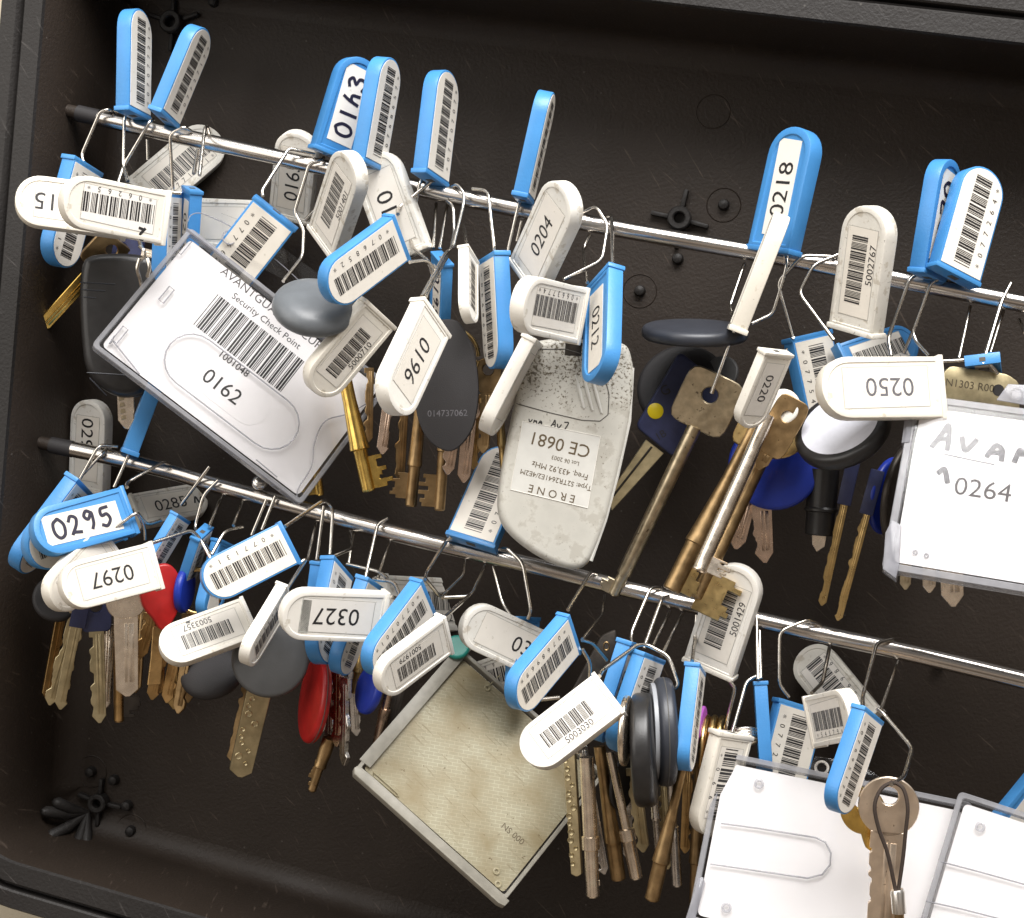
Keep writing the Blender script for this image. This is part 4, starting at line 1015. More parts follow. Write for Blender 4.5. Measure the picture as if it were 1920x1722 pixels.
# centre left, upper row
fob((589, 578), 79, 46, -6, 80, 'grey domed oval fob lying on the white card holder', 'domefob', 62, 'D', 8, lens=True)
th, mx, o = plate('key_fob', blob([(812, 607), (832, 599), (856, 602), (874, 625), (890, 668), (897, 730), (890, 790), (872, 826), (846, 846), (818, 838), (794, 812), (780, 770), (780, 720), (790, 660)], 5), 60, 11, 'mattblack',
      'black leaf shaped fob with the number 014737062', 'key fob', 2.5, 3, yaw=-6)
nk = MB(); p = px2loc(mx, 839, 775, .3); put_text(nk, '014737062', p.x, p.y, .35, 17, radians(1)); flat_mesh('number', nk, 'greyink', o)
rings('brass ring edge behind the black leaf shaped fob', (845, 668), 52, 50, ('U', .98), m='brass', w=4, turns=1)
tube_key((640, 680), (692, 922), 46, 'gold mortice key with a square toothed bit below the tag 0196', 'gold', 13, 19, 13, .66, None, (.74, .985, 52, -1, 3), roll=8)
flat_key((738, 700), (716, 852), 52, 'narrow nickel key with square cuts under the tag 0196', 'rosesteel', ('round', 54, 50), 24, 8, teeth=-1, cut=8, roll=12, seed=5)
tube_key((800, 640), (770, 950), 40, 'bronze mortice key left of the black leaf fob', 'bronze', 10, 14, 11, .74, None, (.80, .955, 42, 1, 8), roll=0)
tube_key((842, 700), (824, 958), 46, 'bronze mortice key with a notched bit under the black leaf fob', 'bronze', 10, 13, 10.5, .55, None, (.74, .975, 48, 1, 12), roll=0)
flat_key((858, 760), (838, 890), 50, 'copper toned key with a grooved blade under the black leaf fob', 'rosesteel', ('round', 40, 40), 26, 9, teeth=1, seed=21)
flat_key((882, 770), (868, 905), 44, 'smooth copper toned blade behind the blue tag by the remote control', 'rosesteel', ('round', 40, 40), 27, 9, teeth=0, seed=22)
flat_key((915, 705), (905, 850), 48, 'bronze key with rough stamped bow above the remote control', 'bronze', ('hex', 52, 66), 24, 9, teeth=1, seed=23, roll=10)
tube_key((935, 760), (945, 880), 40, 'thin brass key shank between the slanting white tag and remote', 'brass', 8, 9, 7, .6)
tube_key((585, 800), (600, 930), 34, 'gold toothed key bit peeping from under the card holder', 'gold', 8, 10, 8, .5, None, (.55, .98, 36, 1, 31), roll=6)
fob((487, 905), 15, 13, 0, 40, 'small steel ball end behind the card holder corner', 'steel', 16, 'D', 2, cat='key end', name='key_end')

# remote control
out = blob([(1003, 641), (1060, 634), (1130, 640), (1172, 645), (1186, 672), (1190, 720), (1180, 800), (1160, 890), (1140, 970), (1118, 1030), (1098, 1062), (1070, 1068), (1030, 1055), (985, 1028), (950, 995), (936, 960), (938, 910), (950, 840), (966, 760), (972, 700), (985, 660)], 5)
th, mx, o = plate('remote_control', out, 64, 62, 'remote', 'grimy white remote control hanging upside down with a printed grey label', 'remote', 14, 5, yaw=4)
def L3(px, py, z): v = px2loc(mx, px, py, z); return v
dn = 180 + 14.5
dir_ = Vector((-85, 22)).normalized()
lab = MB()
lp = [L3(*p, .5) for p in ((980, 790), (1126, 819), (1102, 953), (957, 918))]
lab.prism([(p.x, p.y) for p in lp][::-1], -2, .7, .4, 1)
lo = link_mesh('type_label', lab, 'remoteplate', th)
le = MB(); le.tube([(p.x, p.y, .7) for p in lp], .7, 6, closed=True); link_mesh('label_edge', le, 'white', lo)
ink = MB(); a = math.atan2(22 * -1 + 0, -85) if False else radians(180 - 14.0)
for s, x, y, sz in (('CE 0681', 1052, 835, 34), ('Lot 06 2003', 1060, 864, 11), ('Freq. 433,92 MHz', 1050, 881, 15), ('Type: S2TR2641E2/4E2M', 1043, 899, 13.5), ('E R O N E', 1034, 926, 21)):
    p = L3(x, y, 1.1); put_text(ink, s, p.x, p.y, 1.1, sz, a)
flat_mesh('print', ink, 'brownink', lo)
pn = MB(); p = L3(1000, 789, .3); put_hand(pn, 'vna', L3(1005, 789, 0).x, L3(1005, 789, 0).y, .3, 11, radians(-10), 2.2); put_hand(pn, 'Av7', L3(1050, 797, 0).x, L3(1050, 797, 0).y, .3, 14, radians(-10), 2.2)
flat_mesh('pen_note', pn, 'ink', th)
gr = MB()
gr.tube([L3(x, y, .1) for x, y in ((968, 757), (1030, 774), (1090, 788), (1125, 790), (1140, 778), (1142, 740), (1132, 700), (1105, 668), (1060, 655), (1010, 655))], 1.0, 6)
link_mesh('cover_seam', gr, 'darkline', th)
sd = MB(); sd.tube([L3(x, y, -9) for x, y in ((1186, 690), (1180, 790), (1158, 890), (1135, 975), (1108, 1052))], 3.6, 6); link_mesh('side_seam', sd, 'remoteplate', th)
ridge = MB()
for (x0, y0), (x1, y1) in (((1079, 703), (1095, 766)), ((1092, 699), (1111, 770)), ((1108, 700), (1128, 775))):
    ridge.tube([L3(x0, y0, .2), L3((x0 + x1) / 2, (y0 + y1) / 2, .8), L3(x1, y1, .2)], [1.5, 3.4, 2.2], 8)
link_mesh('grip_ridge', ridge, 'remoteplate', th)
bt = MB(); c0 = L3(1074, 655, 0); bt.prism([(c0.x - 16, c0.y - 12), (c0.x + 16, c0.y - 14), (c0.x + 18, c0.y + 12), (c0.x - 14, c0.y + 14)], -6, .5, 1, 1); link_mesh('loop_slot', bt, 'dark', th)
og = MB(); og.tube([L3(x, y, -11) for x, y in ((1082, 1064), (1098, 1055), (1108, 1040))], 4, 8); link_mesh('amber_lens', og, 'brass', th)

# right of the remote control
fob((1303, 624), 100, 15, -2, 44, 'thin dark grey oval fob seen edge on above the navy key', 'greyfob', 27, 'D', 2, inner=('palegrey', .45, 2))
fob((1280, 728), 86, 78, 20, 24, 'dark round fob in shadow behind the navy key', 'mattblack', 30, 'D', 3)
fob((1352, 700), 34, 30, 40, 26, 'small grey disc standing in for a highlight on the dark round fob', 'slate', 10, 'D', 1)  # slate disc added to paint the grey highlight of the dark round fob
th, mx, o = plate('key', rounded([(1275, 658), (1377, 742), (1266, 860), (1191, 800)], 14), 34, 15, 'navy', 'key with a navy plastic head and a yellow dot', 'key', 4, 3, part='head')
ink = MB(); p = px2loc(mx, 1247, 732, .3); put_text(ink, 'G', p.x, p.y, .4, 26, radians(30)); p = px2loc(mx, 1240, 815, .3); put_text(ink, '1B', p.x, p.y, .4, 20, radians(30)); flat_mesh('moulded_mark', ink, 'ink', o)
yd = MB(); p = px2loc(mx, 1229, 771, 0); q = MB(); q.lathe([(15, -2), (15, .8), (13.5, 1.8), (.05, 2)], 28); yd.add([(v.x + p.x, v.y + p.y, v.z) for v in q.v], q.f); link_mesh('yellow_dot', yd, 'yellow', th)
bd = MB(); pp = [px2loc(mx, *p) for p in ((1212, 824), (1246, 850), (1148, 958), (1140, 930))]
bd.prism([(p.x, p.y) for p in pp], -18, -8, 1, 1); bo = link_mesh('blade', bd, 'olive', th, 30)
g = MB(); a, b = px2loc(mx, 1222, 838, -8), px2loc(mx, 1150, 930, -8); g.tube([a, b], 2.4, 6); link_mesh('blade_groove', g, 'dark', bo)
tube_key((1303, 800), (1150, 1116), 46, 'long dull mortice key with a large square bow and pierced hole', 'dull', 14, 11.5, 11, .90, ('square', 112, 112, -52), (.92, 1.0, 34, 1, 4), flare=False, hb=40, hole=15)
tube_key((1414, 800), (1258, 1108), 54, 'long brown mortice key with a flared collar', 'bronze', 11, 20, 17, .70, ('square', 60, 120, -16), (.80, .985, 52, -1, 9), hb=64, bitmat='brass')
tube_key((1440, 780), (1312, 1068), 64, 'long polished steel mortice key in front of the brown one', 'nickel', 13.5, 13.5, 13.5, .97, None, (.90, 1.0, 60, -1, 14), flare=False, hb=76)
tube_key((1450, 815), (1304, 1122), 42, 'brown mortice key with a wide toothed brass bit crossing the lower rod', 'bronze', 14, 16, 12, .78, ('round', 120, 118, -14), (.83, 1.06, 76, -1, 17), hb=56, bitmat='brass', hole=18)
flat_key((1465, 800), (1420, 880), 60, 'bronze key bow with a slanting flat edge beside the white disc fob', 'bronze', ('square', 64, 118), 30, 8, teeth=0)
fob((1466, 765), 36, 33, 60, 58, 'small off-white disc fob behind the tilted white tag', 'worn', 12, 'D', 1)
t1('w', 'num', '0220', (1436, 664), (1487, 670), (1404, 806), 84, 'L', 'white tag turned edgeways above the steel mortice key', [], toff=-6, tsize=38)
fob((1452, 872), 86, 84, 0, 34, 'round royal blue key head behind the brown mortice keys', 'royal', 16, 'D', 1, inner=('royal', .8, -1.0), cat='key', name='key')
flat_key((1402, 930), (1378, 1030), 28, 'copper toned key tip below the royal blue head, left of its pair', 'rosesteel', ('round', 0, 0), 36, 9, teeth=1, seed=41)
flat_key((1428, 945), (1433, 1056), 30, 'copper toned key tip below the royal blue head, right of its pair', 'rosesteel', ('round', 0, 0), 38, 9, teeth=1, seed=44)
fob((1580, 806), 92, 62, 27, 58, 'black oval fob with a white oval face below tag 0250', 'blackfob', 34, 'DR', 1, inner=('coolwhite', .82, .6), oval=.98)
th, mx = tube_key((1545, 880), (1536, 1004), 32, 'black barrel key head with a short silver tip', 'blackfob', 29, 31, 27, .6, flare=True)
bd = MB(); bd.prism([(-14, 118), (14, 118), (12, 142), (2, 156), (-12, 144)], -4, 4, .8, 1); link_mesh('blade', bd, 'nickel', th, 30)
for i, (a, b, lb) in enumerate((((1600, 865), (1540, 1136), 'flat brass key with a navy sleeve, left of its pair'), ((1640, 905), (1570, 1164), 'flat brass key with a navy sleeve, nearer the white card holder'))):
    th, mx = flat_key(a, b, 36 + i * 4, lb, 'brass', ('round', 0, 0), 17, 8, teeth=1, cut=4, seed=51 + i)
    s = MB(); s.box(-13, 13, -24, 84 if i == 0 else 62, -8, 8, 2); link_mesh('sleeve', s, 'navy', th)
fob((1668, 930), 74, 34, 78, 30, 'dark blue round fob edge beside the white card holder', 'royal', 14, 'L', 1)
fob((1700, 930), 104, 40, 80, 36, 'dark brown round fob edge behind the white card holder', 'dark', 14, 'L', 1)
th, mx, o = plate('key', rounded([(1768, 700), (1782, 686), (1890, 702), (1912, 718), (1912, 800), (1770, 780)], 10), 50, 10, 'olive', 'bronze plate shaped key bow stamped SN1303 R00', 'key', 2, 2, part='bow')
ink = MB(); p = px2loc(mx, 1814, 722, .3); put_text(ink, 'SN1303 R00', p.x, p.y, .5, 20, radians(-8)); flat_mesh('stamp', ink, 'engrave', o)
hl = MB(); p = px2loc(mx, 1872, 732, .3); q = MB(); q.lathe([(.05, .5), (11, .5)], 24); hl.add([(v.x + p.x, v.y + p.y, v.z) for v in q.v], q.f); link_mesh('hole', hl, 'ink', o)
for i, (a, b, w, mt, lb) in enumerate((((1700, 1000), (1697, 1106), 22, 'dull', 'dull key tip under the white card holder, farthest left'), ((1742, 1010), (1742, 1112), 26, 'nickel', 'short nickel key tip under the white card holder'), ((1782, 1000), (1786, 1138), 44, 'nickel', 'broad nickel key tip under the white card holder'))):
    flat_key(a, b, 40 + 4 * i, lb, mt, ('round', 0, 0), w, 8, teeth=0, seed=61 + i)

# left end, lower row
fob((108, 1122), 46, 44, 0, 44, 'black round fob behind the blank white tag at the left wall', 'mattblack', 16, 'D', 1)
flat_key((146, 1130), (92, 1322), 44, 'dull brass key left of a crossing pair at the left wall', 'olive', ('round', 0, 0), 24, 8, teeth=1, seed=71)
th, mx = flat_key((158, 1110), (112, 1330), 50, 'dull brass key with a navy sleeve at the left wall', 'olive', ('round', 0, 0), 25, 9, teeth=-1, seed=72)
s = MB(); s.box(-15, 15, -10, 68, -8, 8, 2); link_mesh('sleeve', s, 'navy', th)
th, mx = flat_key((180, 1150), (186, 1356), 46, 'greenish flat key with a navy head below the white tags', 'olive', ('square', 56, 70), 28, 9, teeth=1, bowmat='navy', seed=73)
flat_key((236, 1120), (238, 1306), 58, 'large nickel key directly under the 0297 tag', 'nickel', ('hex', 74, 80), 44, 10, teeth=0, seed=74, tip=.3)
tube_key((222, 1150), (223, 1354), 40, 'polished copper mortice key with a dark notched bit', 'copper', 9, 10, 9.5, .5, None, (.70, .96, 40, -1, 75), bitmat='dark')
th, mx, o = plate('key', blob([(286, 1066), (316, 1058), (336, 1080), (342, 1120), (328, 1160), (306, 1184), (286, 1160), (268, 1136), (264, 1096)], 5), 58, 20, 'red', 'key with a glossy red plastic head left of the blue one', 'key', 6, 3, yaw=22, part='head')
bd = MB(); p = px2loc(mx, 300, 1175); bd.prism([(p.x - 12, p.y), (p.x - 16, p.y - 60), (p.x - 22, p.y - 110), (p.x + 2, p.y - 110), (p.x + 12, p.y)], -14, -6, 1, 1); link_mesh('blade', bd, 'copper', th, 30)
fob((346, 1106), 44, 14, 82, 50, 'bright blue plastic key head between the red head and a brass ring', 'royal', 16, 'L', 1, name='key', cat='key')
rings('brass ring behind the big bright blue and white tag', (372, 1108), 42, 46, ('U', .98), m='brass', w=5, turns=1)
flat_key((283, 1150), (262, 1234), 42, 'short copper key with a wavy edge behind the red head', 'copper', ('round', 0, 0), 26, 8, teeth=1, seed=76)
for i, (a, b, lb) in enumerate((((316, 1170), (284, 1312), 'copper key at the left of the copper bunch under the red head'), ((340, 1190), (312, 1318), 'copper key in the middle of the copper bunch under the red head'), ((356, 1210), (334, 1338), 'dark copper key at the right of the copper bunch'))):
    flat_key(a, b, 44 + 4 * i, lb, 'copper' if i < 2 else 'bronze', ('round', 0, 0), 25, 8, teeth=-1, seed=77 + i, roll=(0, 12, 30)[i], cut=9)
fob((398, 1262), 60, 46, 18, 48, 'black oval fob below the 5003357 tag', 'mattblack', 40, 'D', 4, lens=True)
fob((507, 1236), 72, 72, 0, 60, 'large slate grey round fob in front of a dimpled key', 'slate', 20, 'D', 2)
flat_key((492, 1270), (448, 1456), 46, 'bronze dimple key below the slate grey round fob', 'olive', ('round', 0, 0), 46, 12, teeth=0, dimples=True, seed=80, tip=.25, roll=-8)
flat_key((482, 1250), (440, 1432), 36, 'second dimple key hidden behind the first one', 'bronze', ('round', 0, 0), 40, 10, teeth=1, dimples=False, seed=81, tip=.25, roll=24)
fob((590, 1312), 82, 22, 82, 46, 'red oval plastic key head seen from its edge', 'red', 20, 'R', 2, name='key', cat='key', seam=True)
for i, (a, b, lb, mt, rl) in enumerate((((622, 1210), (618, 1398), 'silver serrated key edge beside the red oval head', 'steel', 62), ((634, 1240), (632, 1400), 'nickel serrated key hanging below the blue tags', 'rosesteel', 55), ((648, 1270), (646, 1436), 'long thin steel key hanging below the blue tags', 'steel', 64))):
    flat_key(a, b, 44 + 5 * i, lb, mt, ('round', 0, 0), 36, 8, teeth=2, seed=84 + i, roll=rl, cut=9)
th, mx = tube_key((618, 1385), (584, 1484), 46, 'short bronze key with a slotted stepped tip', 'bronze', 13, 12, 8, .5, None, (.35, .9, 15, 1, 88))
fob((692, 1294), 46, 20, 78, 52, 'dark blue oval fob below the leaning blue barcode tag', 'royal', 18, 'R', 2)
tube_key((686, 1190), (664, 1300), 40, 'brass shank hanging behind the low blue tag', 'brass', 8, 11, 8, .6)
tube_key((728, 1300), (706, 1410), 44, 'copper toned tube key beside the yellowed card holder', 'rosesteel', 9, 12, 11, .35, flare=False)
flat_key((748, 1280), (724, 1390), 40, 'dark steel key beside the yellowed card holder', 'dark', ('round', 0, 0), 28, 9, teeth=1, seed=90)
fob((857, 1214), 24, 22, 0, 28, 'green round fob edge above the yellowed card holder', 'green', 12, 'D', 1)
th, mx, o = plate('key', rounded([(1128, 1192), (1156, 1180), (1154, 1230), (1128, 1290), (1085, 1330), (1070, 1300)], 8), 44, 12, 'dark', 'dark plastic key head behind the wire hooks', 'key', 2, 2, part='head')
hl = MB(); p = px2loc(mx, 1137, 1212, .3); q = MB(); q.lathe([(6, .2), (7.5, 1.4), (9, .2)], 20); hl.add([(v.x * .7 + p.x, v.y + p.y, v.z) for v in q.v], q.f); link_mesh('hole_rim', hl, 'bronze', o)

# lower row, the dense bunch right of the yellowed holder
flat_key((1068, 1400), (1082, 1642), 52, 'flat steel key with a row of round dimples', 'olive', ('round', 0, 0), 22, 14, teeth=0, seed=91, dimples=True, roll=16, tip=.2)
tube_key((1100, 1420), (1112, 1682), 62, 'polished nickel tube key with a ring collar, frontmost of the bunch', 'nickel', 13.5, 16.5, 13, .62, None, (.60, .92, 20, -1, 92), flare=False)
tube_key((1124, 1400), (1160, 1650), 54, 'brown bronze tube key just right of the polished nickel one', 'bronze', 11, 16, 14, .70)
tube_key((1144, 1410), (1194, 1648), 60, 'slim nickel tube key slanting right with a knurled collar', 'nickel', 8, 15, 12, .66, flare=False)
flat_key((1186, 1440), (1206, 1598), 50, 'toothed nickel key behind the slim tube key', 'olive', ('round', 0, 0), 26, 9, teeth=1, seed=93, roll=18)
tube_key((1224, 1470), (1234, 1592), 44, 'plain dark steel rod key behind the black fobs', 'steel', 8, 9, 7, .5)
tube_key((1281, 1436), (1222, 1688), 66, 'brown bronze tube key slanting left below the slim blue tag', 'bronze', 9, 17, 14, .70)
tube_key((1258, 1470), (1270, 1662), 50, 'narrow chrome tube key behind the slanting brown one', 'steel', 7, 10, 10, .46, flare=False)
tube_key((1312, 1430), (1304, 1700), 50, 'brown bronze tube key at the right edge of the bunch', 'bronze', 10, 15, 12, .68)
fob((1173, 1370), 66, 9, 87, 82, 'thin nickel coin shaped key head seen edge on', 'nickel', 12, 'L', .5, name='key', cat='key')
fob((1208, 1406), 106, 7, 92, 74, 'thick glossy black oval fob seen edge on', 'blackfob', 40, 'L', 2)
fob((1246, 1372), 101, 9, 92, 66, 'thick blue grey oval fob seen edge on', 'greyfob', 34, 'R', 2, seam=True, inner=('palegrey', .90, 8))
fob((1168, 1470), 50, 22, 80, 50, 'dark leaf shaped fob below the nickel key head', 'mattblack', 8, 'L', .5)
fob((1316, 1360), 36, 6, 84, 56, 'purple fob edge behind the slim blue tag', 'purple', 8, 'L', .5)
for i, (x, mt) in enumerate(((1322, 'copper'), (1337, 'brass'), (1352, 'brass'))):
    fob((x, 1400 - i * 3), 60 - i * 4, 7, 86, 52 - i * 3, ('copper key head edge nearest the slim blue tag', 'ridged brass key head edge in the middle of three', 'brass key head edge farthest from the slim blue tag')[i], mt, 11, 'L', .5, name='key', cat='key')
rings('steel split ring behind the pale white tag', (1394, 1372), 26, 48, ('U', .45), m='steel', w=3.2, turns=3)

# round nickel key with a cord at the lower right
mx, ln = axis((1666, 1508), (1648, 1790), 72, 72, 0)
th, mx = flat_key((1666, 1512), (1650, 1790), 94, 'round headed nickel key hanging over the blank card holder', 'rosenickel', ('round', 112, 112), 60, 11, teeth=1, seed=97, hole=17, roll=-4, bowt=11)
flat_key((1618, 1520), (1640, 1600), 87, 'brass key bow peeping out behind the round nickel key', 'gold', ('round', 84, 88), 30, 9, teeth=0, seed=98)
th = thing('cord_loop', Matrix.Translation(P(1672, 1560, 102)), 'dark brown cord loop with a silver clasp on the nickel key', 'cord')
inv = th.matrix_world.inverted()
mb = MB()
for pts in ([(1674, 1466, 100), (1652, 1480, 101), (1640, 1512, 102), (1648, 1555, 102), (1664, 1600, 102), (1680, 1672, 102)], [(1676, 1466, 100), (1694, 1480, 101), (1702, 1515, 102), (1698, 1560, 102), (1693, 1610, 102), (1684, 1672, 102)]):
    mb.tube(smooth_path([inv @ P(*q) for q in pts], 6), .00062, 8)
link_mesh('cord', mb, 'cord', th)
c = MB(); c.tube([inv @ P(1682, 1668, 102), inv @ P(1683, 1673, 102), inv @ P(1686, 1712, 102)], [.0018, .0022, .0022], 16); link_mesh('clasp', c, 'steel', th)
tube_key((1686, 1712), (1688, 1790), 100, 'bronze stub hanging under the silver clasp', 'bronze', 9, 9, 8, .5)

# more keys deep in the bunches
EXTRA = [((120, 1130), (86, 1310), 36, 'copper', 22, -1, 'copper key half hidden behind the dull brass pair at the left wall'), ((204, 1170), (196, 1330), 36, 'nickel', 24, 1, 'dull nickel key behind the greenish flat key'),
 ((262, 1140), (252, 1300), 34, 'bronze', 26, 1, 'dark bronze key behind the large nickel key'), ((296, 1160), (300, 1300), 38, 'copper', 20, 1, 'thin copper key in the gap below the red head'),
 ((330, 1180), (326, 1330), 36, 'brass', 24, -1, 'brass key at the back of the copper bunch'), ((352, 1150), (352, 1318), 34, 'bronze', 22, 1, 'bronze key beside the black oval fob'),
 ((602, 1210), (604, 1372), 38, 'steel', 24, 1, 'steel key behind the red oval head'), ((660, 1230), (668, 1380), 36, 'steel', 20, -1, 'steel key behind the dark blue oval fob'),
 ((736, 1290), (742, 1372), 36, 'steel', 22, 1, 'steel key by the left edge of the yellowed card holder'), ((692, 690), (690, 830), 34, 'bronze', 18, 1, 'bronze key between the gold mortice key and the nickel key'),
 ((760, 660), (748, 900), 34, 'bronze', 22, 1, 'long bronze key behind the narrow nickel key'), ((896, 740), (886, 880), 36, 'copper', 22, -1, 'copper key left of the slanting white tag'),
 ((1090, 1400), (1132, 1640), 40, 'steel', 22, 1, 'steel key behind the polished tube key'), ((1180, 1420), (1176, 1610), 40, 'steel', 20, -1, 'steel key behind the slim knurled tube key'),
 ((1240, 1440), (1252, 1630), 40, 'olive', 20, 1, 'pale key between the black fobs and the slanting tube key'), ((1292, 1440), (1284, 1600), 40, 'copper', 20, -1, 'copper key behind the slanting tube key')]
for i, (a, b, h, mt, w, tt, lb) in enumerate(EXTRA):
    flat_key(a, b, h, lb, mt, ('round', 0, 0), w, 8, teeth=tt, seed=120 + i, roll=(i * 37) % 40 - 20)
# ------------------------------------------------------------------ clear card holders and the cards inside them
HW, HH = 488.0, 318.0
def holder(tl, bl, br, h, label, clabel, side='D', dusty=False, paper='card', hh=HH, open_right=False, lip=9, thick=24):
    w = Vector((br[0] - bl[0], br[1] - bl[1])); v = Vector((tl[0] - bl[0], tl[1] - bl[1]))
    v = Vector((w.y, -w.x)).normalized() * v.length
    # base edge bl-br, 'tip' = its midpoint carried along bl-tl
    mid = ((bl[0] + br[0]) / 2, (bl[1] + br[1]) / 2)
    mx, s = pose(bl, br, (mid[0] + v[0], mid[1] + v[1]), h, HW, hh, side)
    th = thing('card_holder', mx, label, 'card holder')
    e, ln_ = ('dustyedge', 'dustyline') if dusty else ('clearedge', 'clearline')
    x0, x1, y0, y1 = -HW / 2, HW / 2, 0, hh; f = lip
    back = MB(); back.box(x0 + 1, x1 - 1, y0 + 1, y1 - 1, -thick, -thick + 2.5, 0); link_mesh('back_sheet', back, 'clear', th)
    if not dusty:
        fr = MB(); fr.box(x0 + f, x1 - f, y0 + f, y1 - f, -2.4, -0.3, 0); link_mesh('front_sheet', fr, 'clear', th)
    ed = MB()
    o = rounded([(x0, y0), (x1, y0), (x1, y1), (x0, y1)], 12, 5); i_ = rounded([(x0 + f, y0 + f), (x1 - f, y0 + f), (x1 - f, y1 - f), (x0 + f, y1 - f)], 7, 5)
    ed.ring(o, i_, -thick - .5, 1.5, bev=1.5)
    link_mesh('frame', ed, e, th, 40)
    # card
    ct = thing('id_card', mx @ Matrix.Translation((0, 0, -8)), clabel, 'card')
    cb = MB(); cb.prism(rounded([(x0 + f + 5, y0 + f + 5), (x1 - f - 5, y0 + f + 5), (x1 - f - 5, y1 - f - 8), (x0 + f + 5, y1 - f - 8)], 11, 4), -3, 0, 0)
    co = link_mesh('sheet', cb, paper, ct)
    return th, mx, ct, co, ln_
def lin(mb, mx, pts, z, r, closed=False, sm=False):
    q = [px2loc(mx, x, y, z) for x, y in pts]
    if sm: q = smooth_path(q, 6)
    mb.tube(q, r, 6, closed=closed)
def stadium(cx, cy, w, h, a0=0, n=10, half=False):
    r = h / 2; pts = []
    for k in range(n + 1):
        a = -pi / 2 + pi * k / n; pts.append((cx + w / 2 - r + r * cos(a), cy + r * sin(a)))
    if half: return pts
    for k in range(n + 1):
        a = pi / 2 + pi * k / n; pts.append((cx - w / 2 + r + r * cos(a), cy + r * sin(a)))
    return pts
def posts(th, mx, pts, ln_, r=8, z=.5):
    for x, y in pts:
        p = px2loc(mx, x, y, z); q = MB(); q.lathe([(r * .45, 0), (r * .5, 1.6), (r * .8, 2.2), (r, 1.4), (r, -1)], 20); m_ = MB(); m_.add([(v.x + p.x, v.y + p.y, v.z + z) for v in q.v], q.f)
        link_mesh('post', m_, ln_, th)

# the large holder on the left
th, mx, ct, co, ln_ = holder((354, 417), (177, 651), (563, 949), 64, 'clear card holder tilted on the left with a printed card inside', 'white printed card reading AVANTGUARD SECURITY and 0162', hh=302)
cm = ct.matrix_world
ink = MB(); grey = MB()
inv = mx.inverted()
def cl(px, py): return px2loc(mx, px, py, -8)
p = cl(524, 590); put_text(grey, 'AVANTGUARD SECURITY', p.x, p.y, .35, 24, 0, 1.0)
flat_mesh('heading', grey, 'greytext', co)
p = cl(499, 604); put_text(ink, 'Security Check Point', p.x, p.y, .35, 19, 0)
p = cl(468, 643); barcode(ink, '*1001048*', -104, 104, -40, 38, .35, 0, p.x, p.y)
p = cl(440, 683); put_text(ink, '1001048', p.x, p.y, .95, 20, 0)
flat_mesh('print', ink, 'ink', co)
sk = MB(); p = cl(440, 738); sk.prism(stadium(p.x, p.y, 150, 78), -.2, .5, 0); so = link_mesh('number_sticker', sk, 'card', co)
i2 = MB(); p = cl(417, 725); put_text(i2, '0162', p.x, p.y, .9, 42, 0); flat_mesh('print', i2, 'ink', so)
m_ = MB(); p = px2loc(mx, 436, 735, .4); m_.tube([(x, y, .4) for x, y in stadium(p.x, p.y, 292, 106)], 1.5, 8, closed=True)
link_mesh('thumb_slot_edge', m_, ln_, th)
for x, y in ((345, 462), (312, 553), (225, 628)):
    p = px2loc(mx, x, y, .3); m_ = MB(); m_.tube([(p.x + a * .62 - b * .0, p.y + b, .4) for a, b in ((-9, -17), (9, -17), (9, 17), (-9, 17))], 1.3, 6, closed=True)
    link_mesh('moulded_window', m_, ln_, th)
for pts, rr in (([(215, 630), (205, 645), (212, 640), (262, 702)], 1.6), ([(350, 430), (425, 487)], 3.4), ([(480, 862), (520, 895)], 1.3),
                ([(708, 745), (655, 775), (610, 790), (590, 830), (584, 875), (560, 915), (556, 940)], 1.3)):
    m_ = MB(); lin(m_, mx, pts, .4, rr, sm=len(pts) > 5); link_mesh('moulded_rib', m_, ln_, th)
# clip tab of the clear holder over the blue tag behind it
tb = MB(); q = [px2loc(mx, *p, -2) for p in ((415, 400), (470, 420), (640, 545), (665, 600), (600, 560), (420, 465))]
tb.prism([(p.x, p.y) for p in q][::-1] if True else q, -4, -2, 0); link_mesh('clip_tab', tb, 'clear', th)
m_ = MB(); m_.tube(smooth_path([px2loc(mx, *p, -1.5) for p in ((352, 416), (358, 404), (375, 400), (402, 410), (440, 430), (520, 490), (575, 540))], 5), 1.1, 6)
p = px2loc(mx, 430, 446, -1.5); m_.tube([(p.x + 13 * cos(2 * pi * i / 20), p.y + 13 * sin(2 * pi * i / 20), -1.5) for i in range(20)], 1.6, 6, closed=True)
link_mesh('tab_edge', m_, ln_, th)

# yellowed holder
th, mx, ct, co, ln_ = holder((868, 1204), (666, 1441), (946, 1687), 62, 'old dusty card holder with a yellowed card, hanging by its corner', 'yellowed stained card with a faint brick pattern', dusty=True, paper='aged', side='DL', hh=430, lip=10)
ink = MB(); p = px2loc(mx, 962, 1564, -8); put_text(ink, '000 SN', p.x, p.y, .5, 23, pi); flat_mesh('faded_number', ink, 'brownink', co)
posts(th, mx, [(914, 1290), (931, 1634), (934, 1658)], ln_, 9, -6)
m_ = MB(); lin(m_, mx, [(914, 1288), (938, 1266)], -5, 1.6); link_mesh('moulded_rib', m_, ln_, th)
m_ = MB(); m_.tube([px2loc(mx, *p, -5) for p in ((700, 1448), (745, 1488), (748, 1494), (742, 1492), (700, 1456))], 1.2, 6, closed=True); link_mesh('moulded_rib', m_, ln_, th)
m_ = MB(); q = [px2loc(mx, *p, 1.6) for p in ((866, 1203), (884, 1218), (694, 1440), (674, 1424))]
m_.prism([(p.x, p.y) for p in q][::-1], -3, 3, 1); link_mesh('side_flange', m_, 'dustyedge', th)
m_ = MB(); q = [px2loc(mx, *p, 1) for p in ((664, 1440), (672, 1436), (700, 1458), (955, 1690), (946, 1700), (934, 1694), (664, 1452))]
